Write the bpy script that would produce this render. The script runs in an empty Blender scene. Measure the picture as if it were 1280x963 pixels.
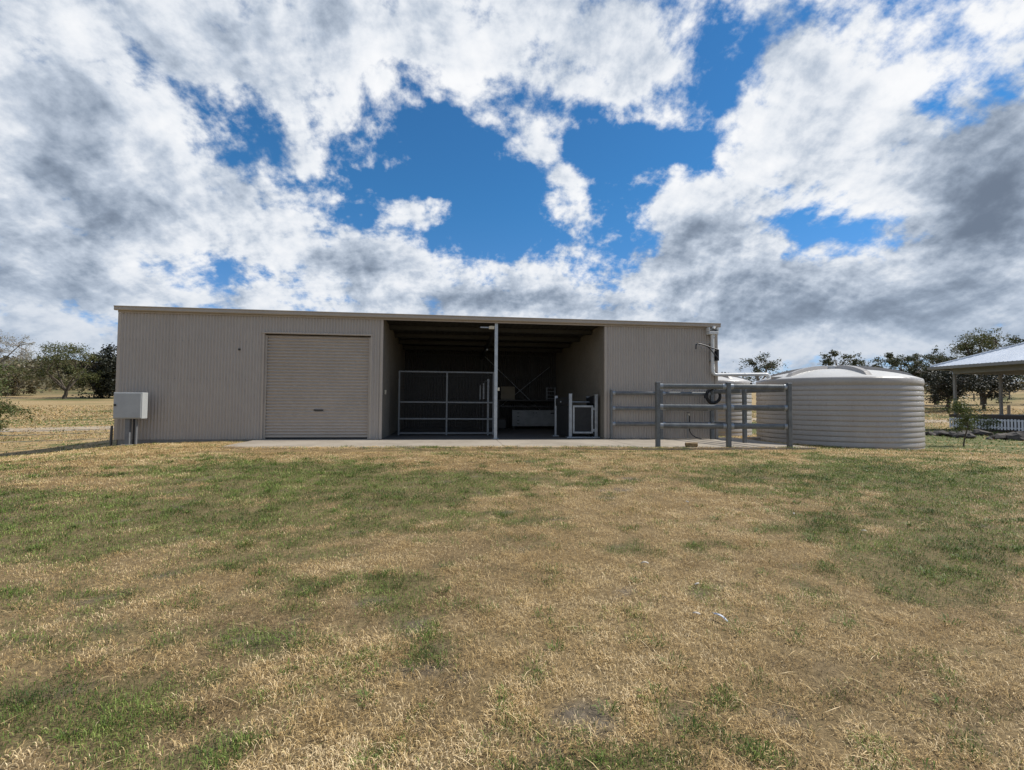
import bpy, bmesh, math, random
import numpy as np
from mathutils import Vector, Matrix
R = math.radians
scene = bpy.context.scene
COL = scene.collection

# ------------------------------------------------------------------ camera
CAM = Vector((9.3244, -14.9657, 1.1203))
def make_camera():
    yaw, pitch, roll = -0.1258, 0.0372, 0.0073
    f = Vector((-math.sin(yaw)*math.cos(pitch), math.cos(yaw)*math.cos(pitch), math.sin(pitch)))
    r = Vector((math.cos(yaw), math.sin(yaw), 0)); u = r.cross(f)
    r2 = r*math.cos(roll)+u*math.sin(roll); u2 = -r*math.sin(roll)+u*math.cos(roll)
    cd = bpy.data.cameras.new('camera'); co = bpy.data.objects.new('camera', cd); COL.objects.link(co)
    m = Matrix((r2, u2, -f)).transposed().to_4x4(); m.translation = CAM
    co.matrix_world = m
    cd.sensor_width = 36; cd.lens = 36*606.43/1280; cd.clip_start = 0.05; cd.clip_end = 6000
    scene.camera = co
make_camera()

# ------------------------------------------------------------------ light
SUN_EL, SUN_AZ = R(48), R(88)          # azimuth clockwise from +y
sl = bpy.data.lights.new('sun', 'SUN'); so = bpy.data.objects.new('sun', sl); COL.objects.link(so)
sl.energy = 4.9; sl.angle = R(0.55); sl.color = (1, .955, .88)
SUN_DIR = Vector((math.sin(SUN_AZ)*math.cos(SUN_EL), math.cos(SUN_AZ)*math.cos(SUN_EL), math.sin(SUN_EL)))
so.rotation_euler = SUN_DIR.to_track_quat('Z', 'Y').to_euler(); so.location = (30, 10, 40)
vs = scene.view_settings
vs.view_transform = 'Standard'; vs.look = 'None'; vs.exposure = 0.14; vs.gamma = 1; vs.use_curve_mapping = False

class E:
    """a shader socket with arithmetic"""
    nt = None
    def __init__(s, sock): s.s = sock
    @staticmethod
    def node(t, **kw):
        n = E.nt.nodes.new(t)
        for k, v in kw.items(): setattr(n, k, v)
        return n
    @staticmethod
    def plug(sock, v):
        if isinstance(v, E): E.nt.links.new(v.s, sock)
        elif v is not None: sock.default_value = v
    @staticmethod
    def m(op, a, b=None, c=None, clamp=False):
        n = E.node('ShaderNodeMath', operation=op, use_clamp=clamp)
        for i, v in enumerate((a, b, c)):
            if v is not None: E.plug(n.inputs[i], v)
        return E(n.outputs[0])
    def __add__(a, b): return E.m('ADD', a, b)
    __radd__ = __add__
    def __sub__(a, b): return E.m('SUBTRACT', a, b)
    def __rsub__(a, b): return E.m('SUBTRACT', b, a)
    def __mul__(a, b): return E.m('MULTIPLY', a, b)
    __rmul__ = __mul__
    def __truediv__(a, b): return E.m('DIVIDE', a, b)
def smooth(v, lo, hi, a=0.0, b=1.0):
    n = E.node('ShaderNodeMapRange', interpolation_type='SMOOTHSTEP')
    E.plug(n.inputs[0], v)
    for i, q in enumerate((lo, hi, a, b)): E.plug(n.inputs[i+1], q)
    return E(n.outputs[0])
def noise(vec, scale, detail=6, rough=.55, dist=0, lac=2.0):
    n = E.node('ShaderNodeTexNoise')
    if vec is not None: E.plug(n.inputs['Vector'], vec)
    for k, v in (('Scale', scale), ('Detail', detail), ('Roughness', rough), ('Distortion', dist), ('Lacunarity', lac)): E.plug(n.inputs[k], v)
    return E(n.outputs['Fac'])
def comb(x, y, z=0.0):
    n = E.node('ShaderNodeCombineXYZ'); E.plug(n.inputs[0], x); E.plug(n.inputs[1], y); E.plug(n.inputs[2], z)
    return E(n.outputs[0])
def mix(fac, a, b):
    n = E.node('ShaderNodeMix', data_type='RGBA'); E.plug(n.inputs[0], fac)
    E.plug(n.inputs[6], a if isinstance(a, E) else (*a, 1)); E.plug(n.inputs[7], b if isinstance(b, E) else (*b, 1))
    return E(n.outputs[2])
COV_ROWS = """
4949494949505050505050505050505049494949494949494848484848484747
5555545253575858585858585858585858585858585757575757585858575655
5658606264636260595959595959596060606060606060626366686969666158
5356606261595452545455555657575758595960616367707274757577705955
4953596261544547504656606667646465636159616671737066636683715349
4752586364626061636670736851455455484242475967634949526388694845
4853596671737370666254474234312934424939456569534954566781634643
4954616871716762585542386358220925605139567167556154526371574543
5052566164625752494939211814071027624140474844556760596465544543
5455545455504543414443352927284463482123262828526663626666544543
5154576061615956524947454342444947414044484532525453526261494443
4547505458616464636057545150515356586063645331566155555450444342
4343444648515458616263626161626466686866614839615850464544434242
4242434343444547495255576062636464636057534442454443434343424242
4242424242434343444546474951535453525149474443434343434242424242
"""
SHD_ROWS = """
4242424242424242424242424242424242424242424242424242424242424242
4242424242424242424242424242424242424242424242424242424243434343
4243454544434242424242424242424242424242424241404041445056534643
4346556256484443424242434343444546484846454957666867676457494443
4344485251474442424345495355586165665850515659565150535155544643
4346515958524538394855534846434040424344526155504943425780694943
4448556260514441414039414242414141424345515349525347415882724843
4343454747485053504440424242424242424242393435445650415070624543
4344475051505151494543424242424242424242403737383940333847464342
4343454748474644434342424242424242424241403938353940343034404242
4343444648494846444342414039383839403934313539414240332734414242
4242434344444444444342393735363840424141424343424240363540424242
4242424242434344444545444342424344454646454443434242414142424242
4242424242424242434343434344454648494948464443434242424242424242
4242424242424242424242424343434343434343434242424242424242424242
"""
# ------------------------------------------------------------------ sky: banks of broken cumulus over blue
# rows of elevation (0..43 deg), columns of azimuth (-48..62 deg): how much cloud, and how dark its underside
def make_world():
    w = bpy.data.worlds.new('World'); scene.world = w; w.use_nodes = True
    nt = w.node_tree; nt.nodes.clear(); E.nt = nt
    tc = E.node('ShaderNodeTexCoord'); sp = E.node('ShaderNodeSeparateXYZ')
    nt.links.new(tc.outputs['Generated'], sp.inputs[0])
    x, y, z = (E(sp.outputs[i]) for i in range(3))
    az = E.m('ARCTAN2', x, y); el = E.m('ARCSINE', z)
    zz = (E.m('MAXIMUM', z, 0.0) + 0.58)*.58
    px = x/zz; py = y/zz
    def noise2(vx, vy, scale, detail, rough, col=False, dist=0):
        n = E.node('ShaderNodeTexNoise', noise_dimensions='2D')
        E.plug(n.inputs['Vector'], comb(vx, vy))
        for k, v in (('Scale', scale), ('Detail', detail), ('Roughness', rough), ('Distortion', dist), ('Lacunarity', 2.1)): E.plug(n.inputs[k], v)
        return n
    wn = noise2(px, py, 2.6, 5, .6); ws = E.node('ShaderNodeSeparateXYZ'); nt.links.new(wn.outputs['Color'], ws.inputs[0])
    wx = E(ws.outputs[0]) - .5; wy = E(ws.outputs[1]) - .5
    sn = noise2(px, py, 1.9, 1.5, .5); ss = E.node('ShaderNodeSeparateXYZ'); nt.links.new(sn.outputs['Color'], ss.inputs[0])
    qx = E(ss.outputs[0]) - .5; qy = E(ss.outputs[1]) - .5      # slow drift for the heaps
    # the layout, warped with noise so that no bank keeps a smooth outline
    u = (az + wx*WARP + R(48))/R(110); v = (el + wy*WARP*.7)/R(43)
    rows_c = [[int(l[i:i+2])/99 for i in range(0, len(l), 2)] for l in COV_ROWS.split()]
    rows_s = [[int(l[i:i+2])/99 for i in range(0, len(l), 2)] for l in SHD_ROWS.split()]
    n = len(rows_c); acc = None
    for k in range(n):
        rp = E.node('ShaderNodeValToRGB'); E.plug(rp.inputs[0], u); cr = rp.color_ramp; cr.interpolation = 'B_SPLINE'
        m_ = len(rows_c[k])
        for i in range(m_):
            pos = i/(m_ - 1); c = (rows_c[k][i], rows_s[k][i], 0, 1)
            if i == 0: e = cr.elements[0]; e.position = 0
            elif i == 1: e = cr.elements[1]; e.position = pos
            else: e = cr.elements.new(pos)
            e.color = c
        col = E(rp.outputs[0])
        if acc is None: acc = col
        else: acc = mix(smooth(v, (k-1)/(n-1), k/(n-1)), acc, col)
    ls = E.node('ShaderNodeSeparateColor'); E.plug(ls.inputs[0], acc)
    cov = E(ls.outputs[0])*3.5 - 1.5; shd = E(ls.outputs[1])*3.5 - 1.5
    def puffs(ox, oy):
        """rounded heaps: broken-up cell noise over a soft base"""
        vx = px + qx*.12 + ox; vy = py + qy*.12 + oy
        vo = E.node('ShaderNodeTexVoronoi', voronoi_dimensions='2D', feature='F1'); vo.normalize = True
        E.plug(vo.inputs['Vector'], comb(vx, vy))
        for k_, q in (('Scale', 4.2), ('Detail', 3.2), ('Roughness', .52), ('Lacunarity', 2.3)): E.plug(vo.inputs[k_], q)
        base = E(noise2(vx, vy, 2.6, 7, .55).outputs[0])
        return base*.50 + (1.0 - E(vo.outputs['Distance']))*.50 - .18
    def fine(ox, oy):
        return E(noise2(px + qx*.06 + ox + 4.4, py + qy*.06 + oy + 7.7, 10.0, 5, .60).outputs[0])
    n1 = puffs(0, 0); n2 = fine(0, 0)
    L = .085                                     # a step toward the sun, for lit and shaded flanks
    n1s = puffs(L*math.sin(SUN_AZ), L*math.cos(SUN_AZ)+.05); n2s = fine(.018, .012)
    dens = cov*.80 + (n1 - .5)*2.6 + (n2 - .5)*1.15 + .25
    alpha = smooth(dens, -.08, .44)
    thick = smooth(dens, .15, 1.5)
    relief = (n1 - n1s)*3.0 + (n2 - n2s)*1.2
    sh = shd*.55 + thick*.42 - relief*.72 + .05
    sh = smooth(sh, -.40, 1.10)
    r = E.node('ShaderNodeValToRGB'); E.plug(r.inputs[0], sh)
    cr = r.color_ramp
    cr.elements[0].position = 0; cr.elements[0].color = (.97, .98, 1.0, 1)
    cr.elements[1].position = 1; cr.elements[1].color = (.165, .21, .285, 1)
    for p, c in ((.25, (.80, .84, .90)), (.5, (.53, .60, .705)), (.78, (.30, .365, .465))):
        e = cr.elements.new(p); e.color = (*c, 1)
    low = smooth(el, R(1), R(14), 1, 0)          # long sight through the air near the horizon
    cloud = mix(low*.6, E(r.outputs[0]), (.40, .49, .62))
    vm = E.node('ShaderNodeVectorMath', operation='SCALE'); E.plug(vm.inputs[0], cloud); vm.inputs['Scale'].default_value = CLOUD_GAIN
    sk = E.node('ShaderNodeTexSky', sky_type='NISHITA'); sk.sun_disc = False
    sk.sun_elevation = SUN_EL; sk.sun_rotation = SUN_AZ; sk.altitude = 300; sk.air_density = 1.0; sk.dust_density = 0; sk.ozone_density = 3.0
    tint = E.node('ShaderNodeVectorMath', operation='MULTIPLY'); E.plug(tint.inputs[0], E(sk.outputs[0])); E.plug(tint.inputs[1], mix(smooth(el, 0, R(24), 1.0, 0), SKY_TINT, (.66, .79, 1.08)))
    out = mix(alpha, E(tint.outputs[0]), E(vm.outputs[0]))
    bg = E.node('ShaderNodeBackground'); E.plug(bg.inputs[0], out); bg.inputs[1].default_value = SKY_STRENGTH
    wo = E.node('ShaderNodeOutputWorld'); nt.links.new(bg.outputs[0], wo.inputs[0])
    w.cycles.sampling_method = 'MANUAL'; w.cycles.sample_map_resolution = 512
SKY_STRENGTH, CLOUD_GAIN, WARP, SKY_TINT = 0.10, 9.0, .08, (.36, .86, 1.14)
make_world()
scene.cycles.max_bounces = 5; scene.cycles.diffuse_bounces = 3; scene.cycles.glossy_bounces = 3; scene.cycles.transmission_bounces = 3
scene.cycles.use_denoising = True

# ------------------------------------------------------------------ helpers
rng = np.random.default_rng(11); random.seed(5)
def fract_noise(x, y, seed=0):
    """smooth lattice noise 0..1"""
    xi = np.floor(x); yi = np.floor(y); fx = x - xi; fy = y - yi
    fx = fx*fx*(3-2*fx); fy = fy*fy*(3-2*fy)
    def h(a, b):
        v = np.sin(a*127.1 + b*311.7 + seed*74.7)*43758.5453
        return v - np.floor(v)
    return (h(xi, yi)*(1-fx) + h(xi+1, yi)*fx)*(1-fy) + (h(xi, yi+1)*(1-fx) + h(xi+1, yi+1)*fx)*fy
def fbm(x, y, seed=0, octv=4, rough=.5):
    t = 0; a = 1; s = 0
    for o in range(octv):
        t = t + a*fract_noise(x*2**o, y*2**o, seed+o*13.3); s += a; a *= rough
    return t/s
def sstep(v, a, b):
    t = np.clip((v-a)/(b-a), 0, 1); return t*t*(3-2*t)

class MB:
    """collects faces; build() links them as one mesh object"""
    def __init__(s): s.v = []; s.f = []; s.sm = []
    def add(s, vs, fs, smooth=False):
        o = len(s.v); s.v += [tuple(p) for p in vs]; s.f += [tuple(i+o for i in f) for f in fs]; s.sm += [smooth]*len(fs)
        return s
    def box(s, x0, x1, y0, y1, z0, z1, bev=0.0, M=None):
        if bev > 0:
            bm = bmesh.new(); bmesh.ops.create_cube(bm, size=1)
            for v in bm.verts: v.co = Vector(((x0+x1)/2+v.co.x*(x1-x0), (y0+y1)/2+v.co.y*(y1-y0), (z0+z1)/2+v.co.z*(z1-z0)))
            bmesh.ops.bevel(bm, geom=bm.edges[:], offset=bev, segments=2, affect='EDGES', profile=.5)
            bm.verts.index_update()
            vs = [v.co.copy() for v in bm.verts]; fs = [[v.index for v in f.verts] for f in bm.faces]; bm.free()
        else:
            vs = [Vector(p) for p in ((x0,y0,z0),(x1,y0,z0),(x1,y1,z0),(x0,y1,z0),(x0,y0,z1),(x1,y0,z1),(x1,y1,z1),(x0,y1,z1))]
            fs = [(0,3,2,1),(4,5,6,7),(0,1,5,4),(1,2,6,5),(2,3,7,6),(3,0,4,7)]
        if M is not None: vs = [M @ v for v in vs]
        return s.add(vs, fs)
    def beam(s, a, b, w, h, bev=0.0, up=(0,0,1)):
        """box beam from a to b, w across, h along up"""
        a = Vector(a); b = Vector(b); d = b-a; L = d.length; d.normalize(); up = Vector(up)
        if abs(d.dot(up)) > .99: up = Vector((0,1,0))
        r = d.cross(up).normalized(); u = r.cross(d)
        M = Matrix((r, d, u)).transposed().to_4x4(); M.translation = a
        return s.box(-w/2, w/2, 0, L, -h/2, h/2, bev, M)
    def tube(s, pts, r, n=10, cap=True, sx=1.0, sy=1.0):
        """swept tube through pts; r one value or one per point"""
        pts = [Vector(p) for p in pts]; m = len(pts); rr = r if isinstance(r, (list, tuple)) else [r]*m
        ref = None; vs = []
        for i, p in enumerate(pts):
            t = (pts[min(i+1, m-1)] - pts[max(i-1, 0)]).normalized()
            if ref is None: ref = Vector((0,0,1)) if abs(t.z) < .95 else Vector((0,1,0))
            a = t.cross(ref).normalized(); b = a.cross(t).normalized(); ref = b
            for k in range(n):
                q = 2*math.pi*k/n; vs.append(p + a*math.cos(q)*rr[i]*sx + b*math.sin(q)*rr[i]*sy)
        fs = [(i*n+k, i*n+(k+1)%n, (i+1)*n+(k+1)%n, (i+1)*n+k) for i in range(m-1) for k in range(n)]
        s.add(vs, fs, True)
        if cap:
            s.add(vs[:n], [tuple(range(n))]); s.add(vs[-n:], [tuple(reversed(range(n)))])
        return s
    def lathe(s, prof, n=48, c=(0,0,0)):
        vs = []
        for (r, z) in prof:
            for k in range(n): q = 2*math.pi*k/n; vs.append((c[0]+r*math.cos(q), c[1]+r*math.sin(q), c[2]+z))
        m = len(prof)
        fs = [(i*n+k, i*n+(k+1)%n, (i+1)*n+(k+1)%n, (i+1)*n+k) for i in range(m-1) for k in range(n)]
        return s.add(vs, fs, True)
    def build(s, name, mat, parent=None, kind=None):
        me = bpy.data.meshes.new(name); me.from_pydata([tuple(v) for v in s.v], [], s.f)
        me.polygons.foreach_set('use_smooth', s.sm); me.materials.append(mat); me.update()
        o = bpy.data.objects.new(name, me); COL.objects.link(o)
        if parent is not None: o.parent = parent
        if kind: o['kind'] = kind
        return o
def tag(o, label, cat, group=None):
    o['label'] = label; o['category'] = cat
    if group: o['group'] = group
    return o
def thing(name, label, cat, loc=(0,0,0), rz=0, group=None):
    o = bpy.data.objects.new(name, None); COL.objects.link(o); o.location = loc; o.rotation_euler = (0,0,rz); o.empty_display_size = .2
    return tag(o, label, cat, group)
def copy_tree(o, parent=None):
    c = o.copy(); COL.objects.link(c); c.parent = parent
    for ch in list(o.children): copy_tree(ch, c)
    return c

# ------------------------------------------------------------------ materials
def new_mat(name):
    m = bpy.data.materials.new(name); m.use_nodes = True; nt = m.node_tree; nt.nodes.clear(); E.nt = nt
    out = E.node('ShaderNodeOutputMaterial'); b = E.node('ShaderNodeBsdfPrincipled'); nt.links.new(b.outputs[0], out.inputs[0])
    return m, nt, b, out
def obj_coord(kind='Object'):
    return E(E.node('ShaderNodeTexCoord').outputs[kind])
def world_pos():
    return E(E.node('ShaderNodeNewGeometry').outputs['Position'])
def surf(name, base, rough=.6, metal=0.0, var=.12, scale=3.0, second=None, bump=0.0, bscale=40, spec=.5, streak=None, sheet=None):
    """plain painted / galvanised / timber surface: uneven tone, a little wear, fine relief"""
    m, nt, b, out = new_mat(name)
    pos = world_pos()
    n1 = noise(pos, scale, 6, .6); n2 = noise(pos, scale*9, 4, .6)
    c2 = second or tuple(max(0, c*(1-2.2*var)) for c in base)
    f = smooth(n1*.65 + n2*.35, .36, .66)
    col = mix(f, base, c2)
    if streak:
        mp = E.node('ShaderNodeMapping'); E.plug(mp.inputs[0], pos); mp.inputs['Scale'].default_value = streak[0]
        col = mix(smooth(noise(E(mp.outputs[0]), 1.0, 5, .6), .5, .78)*streak[2], col, streak[1])
    if sheet:                                    # each sheet of cladding weathers a little differently
        sx_ = E.node('ShaderNodeSeparateXYZ'); E.plug(sx_.inputs[0], pos); wn = E.node('ShaderNodeTexWhiteNoise', noise_dimensions='1D')
        E.plug(wn.inputs['W'], E.m('FLOOR', (E(sx_.outputs[0]) + E(sx_.outputs[1]))/sheet)); col = mix(E(wn.outputs[0])*.3, col, c2)
    E.plug(b.inputs['Base Color'], col)
    E.plug(b.inputs['Roughness'], smooth(n2, .3, .7, max(.05, rough-.08), min(1, rough+.1)))
    b.inputs['Metallic'].default_value = metal; b.inputs['Specular IOR Level'].default_value = spec
    if bump:
        bn = E.node('ShaderNodeBump'); bn.inputs['Strength'].default_value = bump; bn.inputs['Distance'].default_value = .01
        E.plug(bn.inputs['Height'], noise(pos, bscale, 5, .6)); nt.links.new(bn.outputs[0], b.inputs['Normal'])
    return m
CLAD = (.388, .342, .294)
M = {}
M['clad'] = surf('shed_cladding_paint', CLAD, .5, 0, .035, .5, streak=((1.2, 1.2, .10), (.33, .285, .235), .35), sheet=.865)
M['trim'] = surf('shed_trim_paint', (.395, .34, .28), .45, 0, .05, 1.5)
M['fascia'] = surf('gutter_paint', (.36, .31, .25), .4, 0, .05, 1.5)
M['door'] = surf('roller_door_paint', (.41, .355, .30), .45, 0, .05, 1.0, streak=((1.2, 1.2, .5), (.31, .27, .22), .25))
M['inner'] = surf('shaded_zincalume', (.060, .056, .048), .5, .4, .1, 1.2)  # zincalume darkened: the deep shade of the bay is put into its colour
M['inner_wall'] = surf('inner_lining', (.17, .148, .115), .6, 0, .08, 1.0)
M['galv'] = surf('galvanised_steel', (.34, .36, .375), .45, .55, .12, 6, bump=.05)
M['galv_dull'] = surf('weathered_galvanised_rail', (.165, .172, .170), .5, .3, .14, 5, second=(.10, .105, .105), bump=.08)
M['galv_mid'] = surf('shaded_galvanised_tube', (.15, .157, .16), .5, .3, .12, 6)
M['galv_light'] = surf('bright_galvanised_steel', (.42, .445, .46), .4, .4, .1, 6)
M['steel_dark'] = surf('dark_steel', (.05, .048, .045), .5, .3, .1, 5)
M['black'] = surf('black_iron', (.016, .016, .017), .45, .1, .1, 8)
M['rubber'] = surf('black_rubber', (.018, .018, .018), .75, 0, .15, 8, bump=.1)
M['white_pvc'] = surf('white_pvc_pipe', (.62, .62, .60), .35, 0, .05, 3)
M['cream'] = surf('cream_plastic', (.55, .50, .38), .4, 0, .05, 6)
M['meter'] = surf('pale_grey_enamel', (.36, .37, .365), .4, 0, .05, 4)
M['conduit'] = surf('grey_conduit', (.16, .165, .17), .5, 0, .1, 6)
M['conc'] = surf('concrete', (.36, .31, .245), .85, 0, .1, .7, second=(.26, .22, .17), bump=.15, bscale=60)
M['conc_floor'] = surf('shaded_concrete_floor', (.12, .105, .088), .85, 0, .12, 1.2, bump=.15, bscale=60)  # floor concrete toned well below the apron, indoor shade painted into it
M['footing'] = surf('concrete_footing', (.26, .24, .21), .9, 0, .12, 4, bump=.2)
M['tank'] = surf('tank_polyethylene', (.352, .325, .293), .32, 0, .05, 1.0, streak=((2.2, 2.2, .25), (.25, .22, .185), .3))
M['tank_lid'] = surf('tank_lid_polyethylene', (.53, .515, .485), .42, 0, .05, 1.0)
M['bark'] = surf('grey_brown_bark', (.095, .075, .055), .9, 0, .2, 5, bump=.4, bscale=20)
M['bark_pale'] = surf('pale_gum_bark', (.27, .24, .20), .8, 0, .2, 3, second=(.14, .11, .085), bump=.2)
M['wood_post'] = surf('weathered_timber', (.19, .165, .135), .9, 0, .2, 8, bump=.3)
M['log'] = surf('split_firewood', (.30, .205, .095), .85, 0, .2, 12, second=(.13, .085, .04), bump=.4)
M['rock'] = surf('dark_basalt_rock', (.032, .029, .027), .9, 0, .3, 3, second=(.10, .085, .07), bump=.6, bscale=14)
M['gravel'] = surf('pale_gravel', (.36, .295, .21), .95, 0, .12, .5, second=(.30, .22, .125), bump=.5, bscale=30)
M['dirt'] = surf('pale_dirt', (.38, .30, .20), .95, 0, .12, 1.0, bump=.5, bscale=20)
M['house_roof'] = surf('pale_roof_steel', (.62, .66, .71), .38, .15, .05, .6)
M['house_trim'] = surf('grey_green_trim', (.22, .215, .20), .5, 0, .06, 2)
M['house_post'] = surf('grey_post_paint', (.24, .225, .205), .6, 0, .08, 3)
M['white_paint'] = surf('white_picket_paint', (.66, .68, .70), .5, 0, .06, 3)
M['deck'] = surf('dark_decking', (.06, .045, .035), .7, 0, .15, 3)
M['feather'] = surf('white_feather', (.62, .64, .68), .6, 0, .02, 20)
M['pale_leaf'] = surf('bleached_leaf', (.50, .45, .38), .7, 0, .1, 30)
M['board'] = surf('fibreboard', (.26, .22, .155), .8, 0, .1, 3)
M['galv_in'] = surf('shaded_purlin_steel', (.052, .05, .043), .6, .3, .1, 4)  # bay framing coloured near black to stand for shade under the roof
M['cabinet'] = surf('shaded_grey_enamel', (.24, .245, .24), .5, 0, .12, 5)  # darker copy of the meter enamel, with the bay's shade in its colour

def leaf_mat(name, c1, c2, c3, trans=.25):
    m, nt, b, out = new_mat(name)
    oi = E.node('ShaderNodeNewGeometry'); rnd = E(oi.outputs['Random Per Island'])
    n = noise(world_pos(), .9, 3, .5)
    col = mix(smooth(n*.7 + rnd*.35, .3, .75), c1, c2); col = mix(smooth(rnd, .72, 1.0), col, c3)
    E.plug(b.inputs['Base Color'], col); b.inputs['Roughness'].default_value = .55; b.inputs['Specular IOR Level'].default_value = .35
    tr = E.node('ShaderNodeBsdfTranslucent'); E.plug(tr.inputs[0], col)
    ms = E.node('ShaderNodeMixShader'); ms.inputs[0].default_value = trans
    nt.links.new(b.outputs[0], ms.inputs[1]); nt.links.new(tr.outputs[0], ms.inputs[2]); nt.links.new(ms.outputs[0], out.inputs[0])
    return m
M['leaf_olive'] = leaf_mat('olive_leaves', (.066, .080, .024), (.10, .108, .036), (.15, .135, .055))
M['leaf_gum'] = leaf_mat('gum_leaves', (.042, .056, .026), (.068, .080, .038), (.13, .10, .055))
M['leaf_dark'] = leaf_mat('dark_evergreen_leaves', (.014, .018, .010), (.028, .030, .016), (.04, .04, .022), .1)
M['leaf_green'] = leaf_mat('fresh_green_leaves', (.07, .095, .025), (.11, .13, .04), (.16, .16, .06))
M['leaf_pale'] = leaf_mat('pale_grey_leaves', (.25, .24, .21), (.33, .32, .28), (.40, .37, .31))
M['leaf_scrub'] = leaf_mat('dry_scrub_leaves', (.085, .078, .038), (.12, .10, .05), (.16, .12, .065))
P_GREEN=[(6.41,-6.07,0.478,0.193,0.631,1.0),(5.00,-8.58,0.709,0.666,2.751,0.7),(5.53,-9.76,2.647,2.278,5.290,0.9),(6.36,-9.03,1.211,1.003,5.331,0.6),(8.86,-8.05,0.695,0.110,0.871,0.9),(9.82,-7.00,1.640,0.001,1.560,0.7),(8.37,-9.49,2.254,0.904,6.152,0.6),(7.77,-10.18,5.716,3.225,15.883,0.5),(7.25,-10.52,7.212,5.400,23.552,0.5),(9.05,-11.10,17.502,6.796,56.641,0.6),(8.49,-10.84,41.291,13.043,48.404,0.5),(8.23,-11.02,73.481,30.025,100.932,0.5),(7.81,-12.37,22.958,18.597,54.385,0.9),(7.79,-12.60,29.144,26.876,83.270,0.9),(8.48,-12.70,39.361,25.428,99.936,0.7),(7.82,-12.21,79.697,60.715,181.051,0.9),(7.35,-12.40,103.353,90.496,148.816,0.6),(16.49,-5.74,0.123,-0.048,0.933,0.6),(17.39,-7.48,0.187,-0.133,1.242,0.8),(13.20,-9.95,3.001,-1.626,9.767,0.8),(15.65,-9.41,0.611,-0.587,2.138,0.7),(13.78,-11.31,2.061,-2.159,6.669,1.0),(13.20,-10.88,4.190,-3.090,13.075,0.7),(14.10,-10.52,1.482,-1.219,5.720,0.7),(11.77,-10.43,9.360,-1.500,40.889,0.7),(11.61,-7.31,17.509,-4.756,8.466,0.7),(11.29,-6.36,7.445,-1.129,9.890,0.4),(11.25,-9.73,13.258,-2.879,25.138,0.4),(10.08,-9.78,33.843,-0.406,52.687,0.5),(13.84,-7.26,3.074,-1.233,9.771,0.4),(11.05,-10.48,82.419,-19.712,142.465,0.5),(11.31,-11.39,38.020,-13.622,85.808,0.4),(14.59,-10.80,3.483,-3.685,13.145,0.6),]
P_BROWN=[(9.32,-11.52,3.405,0.905,8.832,0.9),(8.68,-11.52,5.848,2.687,15.830,0.7),(7.98,-11.56,3.078,3.014,18.553,0.5),(6.80,-11.21,5.187,6.047,29.077,0.4),(11.78,-12.42,2.170,0.123,20.985,0.7),(11.78,-10.75,4.683,-1.545,14.059,0.4),(9.91,-12.44,2.743,2.019,23.998,0.5),(8.48,-12.53,6.035,6.044,37.282,0.6),(11.67,-12.88,4.659,-2.937,25.113,0.5),(10.95,-12.55,8.053,-1.551,37.438,0.6),(9.63,-10.12,4.527,0.519,8.976,0.5),(8.89,-10.49,4.278,1.626,13.185,0.4),(11.51,-12.12,4.430,-0.463,29.047,0.5),]
P_BARE=[(12.33,-7.16,5.900,-0.668,25.633,0.9),(11.66,-7.95,11.712,-1.094,40.977,0.8),(10.71,-11.38,53.785,-0.318,208.586,1.0),(11.50,-12.45,213.073,-156.576,422.434,0.9),(10.52,-12.65,577.715,-263.259,488.612,1.0),(9.89,-12.50,24.825,8.012,123.995,0.6),(9.33,-12.31,16.478,8.348,76.905,0.6),(8.62,-12.08,24.444,32.114,251.962,0.5),(10.49,-12.50,33.637,-3.552,116.892,0.5),(7.65,-11.47,63.628,53.570,245.883,0.5),(8.72,-11.30,69.357,48.027,373.018,0.6),(12.91,-9.20,44.835,-13.585,194.158,0.7),(9.47,-12.74,10.875,10.302,97.979,0.6),(10.00,-12.69,27.880,3.038,101.897,0.5),(10.98,-12.80,17.498,-1.886,107.770,0.4),]
P_STRAW=[(3.20,-2.06,0.152,0.100,0.630,1.0),(11.29,-9.07,0.492,-0.023,1.813,0.6),(10.59,-11.82,1.060,0.113,5.253,0.7),(11.58,-11.10,1.461,0.203,11.049,0.6),(12.70,-11.98,1.831,1.264,31.522,0.6),(6.80,-10.81,2.325,2.988,17.993,0.5),(8.29,-10.79,2.100,3.923,36.763,0.4),(6.93,-11.65,6.824,7.811,32.402,0.5),(10.24,-10.98,6.112,-1.025,4.144,0.5),(15.10,-5.10,0.208,-0.067,1.095,0.5),(3.40,-6.89,1.386,1.319,5.369,0.8),(8.17,-9.33,5.710,4.690,43.554,0.6),]
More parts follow.
